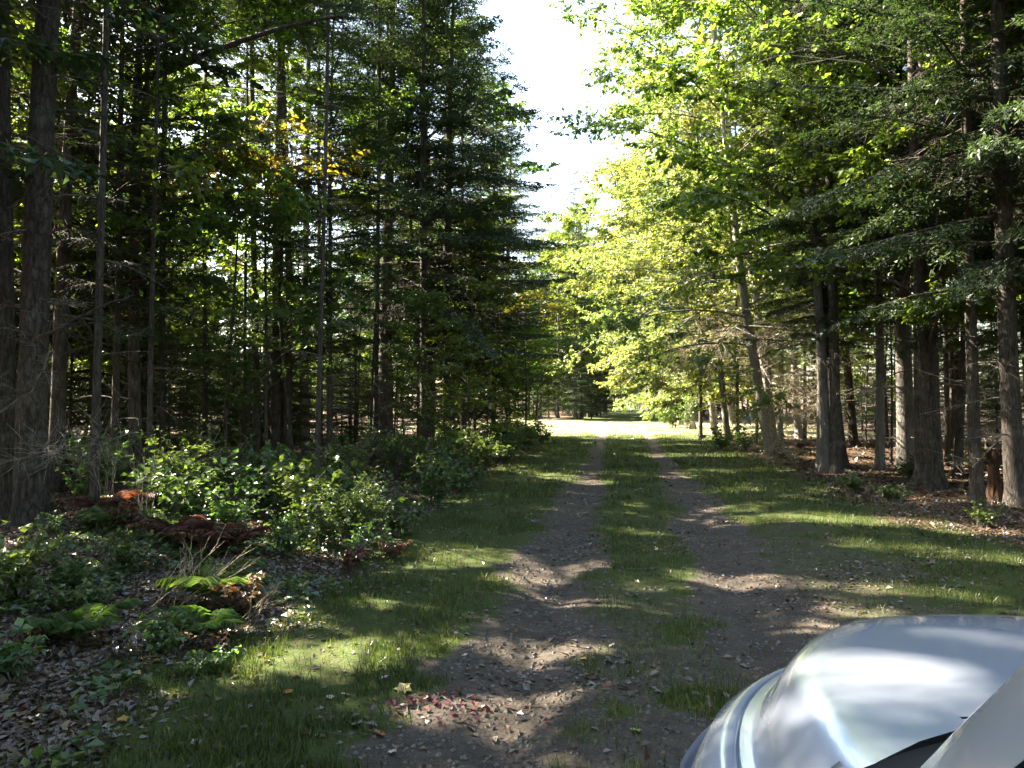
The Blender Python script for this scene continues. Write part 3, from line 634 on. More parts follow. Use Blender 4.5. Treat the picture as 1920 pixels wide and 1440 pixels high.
wood(14, (6.0, 18), (7.5, 16), ['fir_b', 'hemlock_a', 'fir_a'], 1.9, 'tall conifer near the right edge of the view', 'tall conifers at the near right', cond=lambda x, y: x > y * .56 + 1.2)
wood(50, (9, 50), (33, 80), ['fir_b', 'maple_b', 'fir_c', 'young_b', 'young_b'], 2.2, 'conifer standing far back in the right-hand wood', 'far conifers of the right-hand wood')
wood(16, (-7, -3.4), (66, 132), ['young_b'], 1.6, 'bushy young fir along the far left verge', 'young firs along the far left verge', srange=(.9, 1.6))
wood(12, (5.2, 8), (68, 132), ['young_b'], 1.6, 'bushy young fir along the far right verge', 'young firs along the far right verge', srange=(.9, 1.6))
wood(34, (-26, 26), (134, 200), ['fir_a', 'fir_b', 'fir_c', 'young_b'], 1.6, 'dark conifer closing the far end of the track', 'conifers closing the end of the track', srange=(.8, 1.1))
wood(14, (9, 34), (1, 13), ['shade'], 2.6, 'conifer of the wood right of the parked car, outside the view', 'trees of the wood right of the parked car', cond=lambda x, y: x > y * .8 + 3)
wood(10, (4, 16), (-8, 4), ['shade'], 2.4, 'conifer right of the parked car, outside the view', 'trees right of the parked car')
wood(6, (-7, 7), (-22, -12), ['fir_b', 'hemlock_a'], 2.6, 'conifer behind the parked car, outside the view', 'trees behind the parked car')


# ------------------------------------------------------------------ long limb and bare branches
def bough(parent_name, pts, r0, label, cat='branch', ntw=40, leafy=None, mat='bark', twl=.5):
    e = bpy.data.objects.new(parent_name, None); COL.objects.link(e); e['label'] = label; e['category'] = cat
    P = np.array([[*at(p[0], p[2]), CAM_H - (p[1] - 752) / 1480.0 * p[2]] for p in pts]); n = 24
    t = np.linspace(0, 1, n); P = np.stack([np.interp(t, np.linspace(0, 1, len(P)), P[:, k]) for k in range(3)], 1)
    P += rng.normal(0, .012, P.shape); P = np.concatenate([P[:1], (P[:-2] + P[1:-1] + P[2:]) / 3, P[-1:]])
    e.location = P[0]; P = P - P[0]
    b = Buf(); tube(b, P, np.linspace(r0, r0 * .25, n), 7, rough=.15)
    link('limb', b.mesh('limb', M[mat], True), e)
    tw = Buf(); s = rng.uniform(.15, 1, ntw); A = along(P, s); d = nrm(along(P, s + .03) - along(P, s - .03) + rng.normal(0, .6, (ntw, 3)))
    B = A + d * (twl * rng.uniform(.3, 1, ntw))[:, None]; sticks(tw, A, B, r0 * .16, .002)
    q = rng.integers(0, ntw, ntw * 4); tt = rng.random(len(q))[:, None]; C = A[q] * (1 - tt) + B[q] * tt
    E = C + nrm(d[q] + rng.normal(0, .6, (len(q), 3))) * (twl * .4); sticks(tw, C, E, .003, .0015)
    link('twigs', tw.mesh('twigs', M[mat]), e)
    if leafy:
        nd = Buf(); needles(nd, C, E, .02, .05, .014, rng); link('needles', nd.mesh('needles', M[leafy]), e)
    return e
bough('long_limb', [(262, 142, 13.5), (330, 118, 13.3), (400, 88, 13.1), (470, 62, 13.0), (540, 40, 12.9), (650, 22, 12.8)], .075, 'long thick dark limb rising to the right across the sky from the long-limbed tree', leafy='fir')
bough('bare_branch', [(300, 312, 12.5), (350, 292, 12.4), (420, 268, 12.3), (500, 258, 12.2), (570, 252, 12.2)], .022, 'thin pale bare branch in front of the orange and yellow leaves', mat='twig', ntw=22, twl=.35)
bough('dead_limb', [(60, 640, 8.9), (120, 610, 8.8), (180, 575, 8.7), (235, 560, 8.6)], .03, 'dark bare limb sloping up to the right across the stout leaning trunk', ntw=16)
bough('dead_limb', [(0, 775, 8.2), (60, 730, 8.2), (85, 690, 8.2), (92, 650, 8.2)], .014, 'grey dead branch curving up at the left edge with silvery twigs', mat='twig', ntw=34, twl=.3)
bough('dead_limb', [(0, 870, 8.2), (80, 850, 8.1), (150, 838, 8.0), (230, 820, 8.0)], .012, 'grey dead branch lying low and level over the undergrowth at the left edge', mat='twig', ntw=50, twl=.5)
bough('dead_limb', [(1560, 600, 16.8), (1620, 625, 16.2), (1680, 640, 15.8), (1735, 640, 15.5)], .03, 'bare dark limb sagging between the sunlit pair and the thickest black trunk', ntw=20)
bough('dead_limb', [(1720, 480, 15.4), (1690, 540, 15.6), (1660, 600, 15.9)], .02, 'pale broken branch slanting down left of the thickest black trunk', mat='twig', ntw=8)
bough('brush_branch', [(1850, 830, 12.2), (1880, 812, 12.1), (1915, 800, 12.0)], .02, 'tan broken branches leaning between the right-edge trunk and the brown stub', mat='straw', ntw=16, twl=.4)
for k, (px, py, D, lab) in enumerate([(1310, 650, 27, 'pale dead twigs hanging in the sun right of the bushy shrub'), (1375, 625, 26, 'thick spray of pale dead twigs in the middle of the sunlit hanging brush'),
        (1440, 640, 25, 'pale hanging dead twigs reaching toward the whitish far trunk'), (1490, 600, 24, 'uppermost pale dead twigs beside the sunlit leaning trunk'), (1480, 740, 21, 'pale drooping twigs close to the foot of the sunlit leaning trunk'), (1490, 800, 20, 'lowest pale twigs touching the ground by the sunlit leaning trunk')]):
    pts = [(px + 90, py - 60, D + .5), (px + 40, py - 40, D), (px - 10, py - 10, D - .3), (px - 50, py + 45, D - .6)]
    bough('dead_twigs', pts, .022, lab, mat='straw', ntw=130, twl=1.3)
stub = bpy.data.objects.new('rotten_stub', None); COL.objects.link(stub)
x, y = at(1862, 12.6); stub.location = (x, y, gz1(x, y)); stub['label'] = 'reddish brown rotten tree stub between the slim dark trunk and the right-edge trunk'; stub['category'] = 'stump'
b = Buf(); tube(b, [[0, 0, -.1], [0, 0, .05], [.01, 0, .3], [.0, .02, .62], [.02, .01, .8]], [.15, .12, .095, .085, .05], 10, rough=.35); link('trunk', b.mesh('stub_wood', M['brownbark']), stub)
b = Buf(); a = rng.random((14, 2)) * 6.283; P0 = np.stack([.08 * np.cos(a[:, 0]), .08 * np.sin(a[:, 0]), np.full(14, .6)], 1); sticks(b, P0, P0 + np.stack([rng.normal(0, .03, 14), rng.normal(0, .03, 14), rng.uniform(.15, .4, 14)], 1), .02, .004); link('splinters', b.mesh('splinters', M['brownbark']), stub)

# ------------------------------------------------------------------ shrubs, herbs, ferns
def shrub_mesh(kind, H, W, ns, mat, leaf, g, dens=34, flat=.75, wide=.42):
    st, lf = Buf(), Buf(); LP, LD = [], []
    for k in range(ns):
        phi = g.random() * 6.283; sp = W * g.uniform(.2, 1); h = H * g.uniform(.55, 1.05); b0 = g.normal(0, .05, 3) * [1, 1, 0]
        t = np.linspace(0, 1, 6)[:, None]; P = b0 + np.array([math.cos(phi), math.sin(phi), 0]) * sp * t ** 1.4 + np.array([0, 0, h]) * (t - .15 * t ** 3) + g.normal(0, .02, (6, 3)) * t
        tube(st, P, np.linspace(.008, .002, 6), 4)
        m = 6; s = g.uniform(.25, 1, m); A = along(P, s); d = nrm(g.normal(0, 1, (m, 3)) * [1, 1, .35] + [0, 0, .25]); B = A + d * g.uniform(.08, .3, m)[:, None] * H; sticks(st, A, B, .003, .0015)
        A = np.concatenate([A, P[1:-1]]); B = np.concatenate([B, P[2:]])
        q = g.integers(0, len(A), dens); tt = g.random(dens)[:, None]; LP.append(A[q] * (1 - tt) + B[q] * tt); LD.append(nrm((B - A)[q]) * .5 + g.normal(0, 1, (dens, 3)) * [1, 1, .4])
    leaves(lf, np.concatenate(LP), np.concatenate(LD), leaf, g, flat=flat, wide=wide)
    return {'stems': st.mesh(kind + '_stems', M['twig']), 'leaves': lf.mesh(kind + '_leaves', M[mat])}
def fern_mesh(kind, H, n, mat, g):
    st, lf = Buf(), Buf()
    for k in range(n):
        phi = k * 2.4 + g.normal(0, .3); t = np.linspace(0, 1, 8)[:, None]; l = H * g.uniform(.8, 1.2)
        P = np.array([math.cos(phi), math.sin(phi), 0]) * l * .8 * t ** 1.3 + np.array([0, 0, l]) * (t * 1.0 - .55 * t ** 2.2)
        tube(st, P, np.linspace(.004, .001, 8), 3)
        s = np.repeat(np.linspace(.15, .98, 30), 2); A = along(P, s); Tn = nrm(along(P, s + .02) - along(P, s - .02)); S = nrm(np.cross(Tn, [0, 0, 1.0])) * np.tile([1, -1], 30)[:, None]
        L_ = .34 * H * np.sin(np.pi * np.clip(1.05 - s, 0.05, 1)) ** .8
        for j in range(60): leaves(lf, A[j:j + 1], S[j:j + 1] + Tn[j:j + 1] * .5, L_[j] * 1.0, g, flat=1.0, wide=.10)
    return {'stems': st.mesh(kind + '_stems', M['twig']), 'fronds': lf.mesh(kind + '_fronds', M[mat])}
g = np.random.default_rng(5)
SH = {'leafy_a': shrub_mesh('leafy_a', .85, .5, 16, 'shrub', .085, g), 'leafy_b': shrub_mesh('leafy_b', .65, .55, 15, 'shrub', .065, g, 40), 'leafy_c': shrub_mesh('leafy_c', 1.05, .55, 18, 'shrub', .07, g, 44, wide=.25),
      'red': shrub_mesh('red', .45, .4, 12, 'redshrub', .07, g), 'low': shrub_mesh('low', .3, .35, 12, 'shrub', .055, g, 30), 'fern': fern_mesh('fern', .6, 9, 'shrub', g), 'deadfern': fern_mesh('deadfern', .55, 9, 'redshrub', g)}
def plant(key, x, y, label, cat, name, s=1.0, group=None, zs=1.0):
    e = bpy.data.objects.new(name, None); COL.objects.link(e); e.location = (x, y, gz1(x, y) - .01); e.rotation_euler = (0, 0, random.random() * 6.283); e.scale = (s, s, s * zs)
    e['label'] = label; e['category'] = cat
    if group: e['group'] = group
    for k, me in SH[key].items(): link(k, me, e)
for key, px, D, s, lab in [
    ('leafy_a', 360, 9.3, 1.0, 'leafy shrub at the left end of the sunlit shrub row, pale horizontal leaves'),
    ('leafy_b', 425, 9.0, 1.0, 'shrub in front of the thin pole-like trunk, bright leaf tips'),
    ('leafy_a', 500, 10.2, 1.1, 'dark leafy shrub in the back of the shrub row'),
    ('leafy_a', 575, 9.6, 1.15, 'tallest yellow-green shrub in the middle of the shrub row'),
    ('leafy_b', 600, 8.6, .95, 'bright yellow-green shrub below the tallest one'),
    ('leafy_c', 655, 9.0, .85, 'narrow-leaved shrub with silvery lit leaves'),
    ('leafy_c', 705, 8.9, .85, 'narrow-leaved bush at the right end of the shrub row, leaning toward the grass'),
    ('leafy_b', 745, 9.4, .85, 'rounded low shrub closest to the grass verge'),
    ('leafy_b', 685, 8.2, .7, 'small bushy plant in front of the narrow-leaved bushes'),
    ('leafy_a', 300, 9.9, .9, 'shrub beside the red ferns, partly in shade'),
    ('leafy_b', 540, 8.2, .7, 'low shrub among the brown ferns'),
    ('leafy_a', 820, 12.5, .95, 'dark shrub on the verge beyond the shrub row'),
    ('leafy_b', 865, 14.5, 1.1, 'dark rounded shrub further along the left verge'),
    ('leafy_a', 910, 17.5, 1.1, 'shrub at the foot of the roadside conifers'),
    ('leafy_b', 950, 21, 1.2, 'dark shrub overhanging the edge of the grass on the left'),
    ('leafy_a', 990, 25, 1.3, 'shrub with a few lit leaves near the sunny strip, left side'),
    ('leafy_b', 1015, 30, 1.4, 'last dark shrub before the sunny strip on the left'),
    ('leafy_a', 1262, 47, 2.0, 'pale sunlit bushy shrub at the right end of the sunny strip'),
    ('leafy_c', 1290, 44, 2.2, 'taller feathery pale shrub in full sun at the right of the strip'),
    ('leafy_b', 1245, 56, 2.2, 'shaded green bush behind the pale sunlit shrub'),
    ('leafy_b', 1350, 26, 1.5, 'dark low bush on the right verge, left one of the dark row'),
    ('leafy_b', 1395, 25, 1.5, 'dark low bush on the right verge, middle of the dark row'),
    ('leafy_b', 1440, 24, 1.3, 'dark low bush on the right verge, nearest the bright seedling'),
    ('leafy_b', 1842, 9.7, .62, 'small light green plant at the foot of the slim dark trunk on the right'),
    ('low', 1672, 12.8, 1.0, 'low green plant beneath the thickest black trunk'),
    ('low', 1600, 14.5, 1.2, 'low dark plant beneath the half-sunlit trunk'),
    ('leafy_a', 40, 5.9, .75, 'shade-dark shrub low at the left edge'),
    ('leafy_b', 130, 6.3, .7, 'dark shrub below the stout leaning trunk'),
    ('leafy_b', 235, 7.2, .7, 'dark shrub behind the pale dry stalks')]:
    x, y = at(px, D); plant(key, x, y, lab, 'shrub', 'shrub', s)
for key, px, D, s, lab in [
    ('red', 252, 8.6, .8, 'red leaved plant left of the dry pale stalks'), ('deadfern', 330, 8.2, .85, 'rust brown fern clump under the left end of the shrub row'), ('deadfern', 390, 8.0, .85, 'reddish brown fern below the bright leafy shrub'),
    ('deadfern', 440, 8.1, .8, 'brown fern in front of the shrub row middle'), ('red', 655, 7.6, .6, 'small rusty plant before the narrow-leaved bush'), ('red', 735, 8.1, .55, 'small red-brown plant at the grass edge of the shrub row'),
    ('red', 478, 6.0, .75, 'orange-brown withered plant beside the dry pale stalks'), ('fern', 405, 6.3, .9, 'green fern with pale lit fronds above the dry stalks'), ('fern', 385, 5.4, .6, 'small fern with lit fronds below the dry stalks'),
    ('fern', 150, 5.2, .7, 'dark green fern low at the left'), ('red', 70, 4.9, .4, 'dull red plant in the shade at the left edge'), ('red', 410, 5.1, .4, 'small rusty plant among the dead leaves'), ('low', 300, 5.1, .9, 'low dark green plant among dead leaves at the lower left'),
    ('low', 15, 4.4, 1.0, 'low plant with dull green leaves in the lower left corner'), ('low', 390, 4.7, .6, 'tiny yellow-green plant on the leaf litter'), ('deadfern', 210, 9.2, 1.0, 'dull red-brown fern behind the slender sapling trunk')]:
    x, y = at(px, D); plant(key, x, y, lab, 'fern' if 'fern' in key else 'plant', 'fern' if 'fern' in key else 'small_plant', s)
x, y = at(1452, 21.5); e = put_tree('young_a', x, y, 'small bright green fir seedling on the right verge by the sunlit pair of trunks', 'seedling', 'fir_seedling', s=.2)
# undergrowth shrubs that nothing tells apart
def under(n, xr, yr, keys, label, group, cond, s=(.7, 1.3), marks=None):
    for _ in range(n * 4):
        if n <= 0: break
        x = random.uniform(*xr); y = random.uniform(*yr)
        if not cond(x, y): continue
        kk = random.choice(keys); kn = {'leafy_a': 'broad-leaved shrub', 'leafy_b': 'dense small-leaved shrub', 'leafy_c': 'narrow-leaved shrub', 'low': 'low plant', 'fern': 'green fern', 'deadfern': 'brown fern'}[kk]
        d = column(x, y)[1]; t = where(marks, x, y) if marks else None; row = 'nearest' if d < 13 else 'near' if d < 17 else 'farther' if d < 23 else 'farthest'
        lab, grp = (row + ' ' + label.split()[0] + ' ' + kn + ' ' + t, group + ', ' + t) if t else (label, group)
        plant(kk, x, y, lab, 'shrub', 'shrub', random.uniform(*s), grp); n -= 1
under(60, (-14, -4.2), (9.5, 32), ['leafy_a', 'leafy_b', 'leafy_c', 'low'], 'dim shrub in the undergrowth under the left-hand trees', 'undergrowth shrubs of the left wood', lambda x, y: vis(x, y) and x < -4.2, marks=LEFT_MARKS)
under(16, (-6.5, -2.9), (3.6, 9), ['low', 'low', 'fern', 'leafy_b'], 'small dull plant among the dead leaves of the near left verge', 'small plants of the near left verge', lambda x, y: x < -2.4 - .15 * y, (.45, .9))
under(26, (5.5, 16), (13, 30), ['low', 'leafy_b', 'deadfern'], 'low plant on the needle floor of the right-hand wood', 'low plants of the right-hand wood', lambda x, y: x < y * .8, (.5, 1.0), marks=RIGHT_MARKS)
under(34, (-5.0, -2.6), (9.5, 34), ['leafy_b', 'leafy_a', 'leafy_c'], 'dark shrub in the hedge-like edge of the left verge', 'shrubs edging the left verge', lambda x, y: x < -2.35 - .035 * y, (.7, 1.25), marks=LEFT_MARKS)
# dry pale stalks
def stalks(name, px, D, H, n, label, cat, lean=(.5, .0), mat='straw', spread=.5):
    e = bpy.data.objects.new(name, None); COL.objects.link(e); x, y = at(px, D); e.location = (x, y, gz1(x, y)); e['label'] = label; e['category'] = cat
    b = Buf()
    for k in range(n):
        d = np.array([lean[0] + rng.normal(0, spread), lean[1] + rng.normal(0, spread * .6), 1.0]); l = H * rng.uniform(.5, 1.1); t = np.linspace(0, 1, 6)[:, None]
        P = rng.normal(0, .06, 3) * [1, 1, 0] + nrm(d[None]) * l * t + np.array([0, 0, -.12]) * l * t ** 2 + rng.normal(0, .01, (6, 3)) * t
        tube(b, P, np.linspace(.0045, .0015, 6), 4)
        m = 4; s = rng.uniform(.4, 1, m); A = along(P, s); sticks(b, A, A + nrm(d + rng.normal(0, .5, (m, 3))) * l * .28, .002, .001)
    link('stems', b.mesh(name + '_stems', M[mat]), e); return e
stalks('dry_stalks', 325, 6.15, .62, 15, 'fan of pale dry stalks leaning right in the near undergrowth', 'dry plant', (.75, .1))
stalks('dry_stalks', 365, 6.3, .55, 9, 'upright pale forked dry stalk in the middle of the near undergrowth', 'dry plant', (0, 0), spread=.2)
stalks('dry_stalks', 455, 5.75, .5, 8, 'straw coloured stalks beside the orange-brown withered plant', 'dry plant', (.7, 0))
stalks('dry_stalks', 275, 8.9, .95, 9, 'tall thin sunlit stems above the red leaved plant', 'dry plant', (.0, 0), spread=.1)
stalks('dry_stalks', 205, 9.0, 1.1, 6, 'thin whitish stems beside the slender sapling trunk', 'dry plant', (.1, 0), spread=.12)
stalks('dry_stalks', 130, 6.6, .5, 10, 'grey dead twiggy stems in deep shade at the left', 'dry plant', (.3, 0), mat='twig')

# ------------------------------------------------------------------ ground cover that nobody could count
def scatter(n, xr, yr, dens, g, p=1.0):
    out = []; got = 0
    while got < n:
        m = n * 2; u = g.random(m); y = yr[0] * (yr[1] / yr[0]) ** u if p == 1.0 else yr[0] + (yr[1] - yr[0]) * u; x = xr[0] + (xr[1] - xr[0]) * g.random(m)
        D = -x * math.sin(YAW) + y * math.cos(YAW); r = x * math.cos(YAW) + y * math.sin(YAW)
        k = (g.random(m) < dens(x, y)) & (D > 2.2) & (np.abs(r / D) < .80)
        out.append(np.stack([x[k], y[k]], 1)); got += k.sum()
    return np.concatenate(out)[:n]
def gdens(x, y):
    d, l = masks(x, y); clump = .10 + .90 * sstep(.42, .62, fbm(x * 2.2, y * 2.2, 21)) ** 1.3
    return (1 - d) ** 2 * (1 - .93 * l) * clump
g = np.random.default_rng(3)
def grass(name, n, xr, yr, h, wd, label_kind='stuff'):
    P = scatter(n, xr, yr, gdens, g); x, y = P.T; z = gz(x, y)
    sc = (.55 + .9 * g.random(n)) * (.6 + .8 * fbm(x * 1.3, y * 1.3, 77)) * h
    phi = g.random(n) * 6.283; ln = g.normal(0, .45, n); ld = g.random(n) * 6.283
    a = np.stack([np.cos(phi), np.sin(phi), 0 * phi], 1) * (wd * (.6 + .6 * g.random(n)))[:, None]
    B = np.stack([x, y, z - .004], 1); T = B + np.stack([np.cos(ld) * ln * sc, np.sin(ld) * ln * sc, sc], 1); Mi = B + (T - B) * .5 + np.array([0, 0, .12]) * sc[:, None]
    V = np.stack([B - a, B + a, Mi + a * .7, Mi - a * .7, T], 1).reshape(-1, 3); base = (np.arange(n) * 5)[:, None, None]
    tr = np.array([[0, 1, 2], [0, 2, 3], [3, 2, 4]]); t = np.where(g.random(n) < .22, g.uniform(.75, 1, n), g.uniform(.05, .65, n))
    t = np.clip((t + (fbm(x * .7, y * .7, 41) - .5) * .7) * .75, 0, .75); t = t + (1 - t) * sun_tint(x, y) * g.uniform(.6, 1, n)  # blades in the strip are lightened to look sunlit
    me = mesh_from(name, V, [(base + tr).reshape(-1, 3)], M['grass'], attrs={'tint': np.repeat(t, 5)}); return link(name, me, kind='stuff')
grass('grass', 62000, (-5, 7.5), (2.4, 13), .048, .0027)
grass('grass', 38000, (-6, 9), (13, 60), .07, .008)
def litter(name, n, xr, yr, dens, size, mat, lift=.004):
    P = scatter(n, xr, yr, dens, g); x, y = P.T; z = gz(x, y) + lift
    b = Buf(); D = np.stack([g.normal(0, 1, n), g.normal(0, 1, n), g.normal(.25, .35, n)], 1)
    leaves(b, np.stack([x, y, z], 1), D, size, g, tint=g.random(n), flat=1.3, wide=.36); me = b.mesh(name, M[mat]); return link(name, me, kind='stuff')
M['deadleaf'] = leaf_mat('dead_leaves', [(.035, .024, .018), (.085, .055, .035), (.16, .10, .065), (.20, .155, .12), (.13, .05, .04), (.22, .16, .06), (.17, .15, .13)], (1, 1, 1), .12, hue_rand=0, val_rand=0, gloss=.10)
litter('leaf_litter', 75000, (-9, 9), (2.4, 16), lambda x, y: masks(x, y)[1] * .95 + .02 + .18 * sstep(.5, .65, fbm(x * 1.5, y * 1.5, 91)), .05, 'deadleaf')
litter('leaf_litter', 30000, (-20, 22), (14, 40), lambda x, y: masks(x, y)[1] + .03, .12, 'deadleaf')
litter('herb_layer', 9000, (-8, -2.3), (3, 16), lambda x, y: masks(x, y)[1] * sstep(.45, .6, fbm(x * 1.1, y * 1.1, 55)), .07, 'shrub', .05)
def pebbles(n):
    P = scatter(n, (-3, 4.5), (2.4, 16), lambda x, y: masks(x, y)[0] * .95 + .01, g); x, y = P.T; z = gz(x, y); r = .004 + .022 * g.random(n) ** 5
    o = np.array([[1, 0, 0], [0, 1, 0], [-1, 0, 0], [0, -1, 0], [0, 0, .6], [.5, .5, .45]], float); V = np.stack([x, y, z], 1)[:, None] + (o * r[:, None, None]) * (.7 + .6 * g.random((n, 6, 1)))
    f = np.array([[0, 5, 4], [5, 1, 4], [1, 2, 4], [2, 3, 4], [3, 0, 4], [0, 1, 5]]); F = (np.arange(n) * 6)[:, None, None] + f
    link('pebbles', mesh_from('pebbles', V.reshape(-1, 3), [F.reshape(-1, 3)], M['twig']), kind='stuff')
pebbles(20000)
n = 1500; P = scatter(n, (-8, 9), (2.4, 22), lambda x, y: .15 + masks(x, y)[1] * .85, g); x, y = P.T; a = g.random(n) * 6.283; l = g.uniform(.06, .35, n)
x2 = x + np.cos(a) * l; y2 = y + np.sin(a) * l; b = Buf(); sticks(b, np.stack([x, y, gz(x, y) + .006], 1), np.stack([x2, y2, gz(x2, y2) + .01 + .03 * g.random(n)], 1), .004 * (.4 + g.random(n)), .0015)
link('fallen_twigs', b.mesh('fallen_twigs', M['twig']), kind='stuff')

# single fallen leaves that stand out on the track
def fallen(px, py, size, col, label, tilt=.3):
    D = depth_of(py); x, y = at(px, D); z = gz1(x, y) + .012
    b = []; n = 5; out = []
    for k in range(11):                                      # lobed outline
        a = math.pi * (k / 10.0) * 1.7 - math.pi * .85; r = size * (.5 if k % 2 == 0 else .33) * (1 + .25 * math.cos(a)); out.append((r * math.cos(a), r * math.sin(a), .12 * r * (k % 2) + random.uniform(0, .1) * size))
    V = [(0, 0, .03 * size)] + out + [(-size * .5, 0, 0)]; F = [(0, k, k + 1) for k in range(1, 11)]
    m = simple('leaf_' + label.split()[0], col, .6); mt = mesh_from('fallen_leaf', np.array(V) * .68, [np.array(F)], m); o = link('fallen_leaf', mt); b2 = Buf(); sticks(b2, np.array([[0, 0, .02 * size]]), np.array([[-size * .75, 0, .01]]), .0015, .001)
    o.location = (x, y, z); o.rotation_euler = (random.uniform(-tilt, tilt), random.uniform(-tilt, tilt), random.random() * 6.28); o['label'] = label; o['category'] = 'leaf'
    link('stalk', b2.mesh('leaf_stalk', M['straw']), o)
fallen(757, 1292, .16, (.42, .36, .16), 'large curled yellow-tan leaf beside the red leaves at the left rut', .5)
fallen(722, 1268, .10, (.5, .5, .55), 'pale bluish-white leaf on the grass above the yellow-tan leaf')
fallen(650, 1300, .09, (.5, .42, .33), 'cream leaf on the grass, lower left of the pale bluish leaf')
fallen(871, 1225, .07, (.62, .58, .52), 'small white leaf at the edge of the left rut')
fallen(712, 1378, .11, (.34, .13, .05), 'orange-brown upright leaf at the bottom of the left rut', .9)
fallen(740, 1408, .07, (.55, .5, .45), 'small pale round leaf near the bottom edge of the picture')
fallen(541, 1298, .10, (.40, .16, .04), 'bright orange leaf on the shaded verge')
fallen(235, 1358, .09, (.45, .26, .06), 'curled orange leaf in the dark leaf litter at the lower left')
fallen(362, 1245, .10, (.42, .38, .36), 'grey-white leaf standing up in the dark leaf litter')
fallen(375, 1392, .09, (.42, .40, .40), 'grey leaf at the bottom left, near the purple-red one')
fallen(415, 1405, .10, (.16, .04, .06), 'purple-red leaf at the bottom left')
fallen(620, 1305, .07, (.48, .40, .30), 'small tan leaf left of the cream leaf')
fallen(1145, 1205, .08, (.55, .5, .44), 'white speckled leaf at the end of the sunlit rut streak')
fallen(1190, 1368, .10, (.22, .34, .05), 'yellow-green leafy sprig leaf on the middle ridge')
fallen(1135, 1282, .09, (.22, .09, .05), 'brown leaf right of the rut near the middle ridge')
fallen(965, 1257, .07, (.45, .43, .40), 'small grey leaf in the middle of the left rut')
g = np.random.default_rng(9)
b = Buf(); n = 75; c = at(845, 4.15); x = c[0] + g.normal(0, .22, n); y = c[1] + g.normal(0, .10, n); z = gz(x, y) + .006 + .02 * g.random(n)
leaves(b, np.stack([x, y, z], 1), np.stack([g.normal(0, 1, n), g.normal(0, 1, n), g.normal(.1, .3, n)], 1), .045, g, flat=1.2); M['redleaf'] = leaf_mat('red_fallen_leaves', [(.06, .02, .02), (.15, .04, .04), (.13, .07, .05)], (1.3, 1, 1), .2, 0, 0)
link('red_leaf_drift', b.mesh('red_leaf_drift', M['redleaf']), kind='stuff')

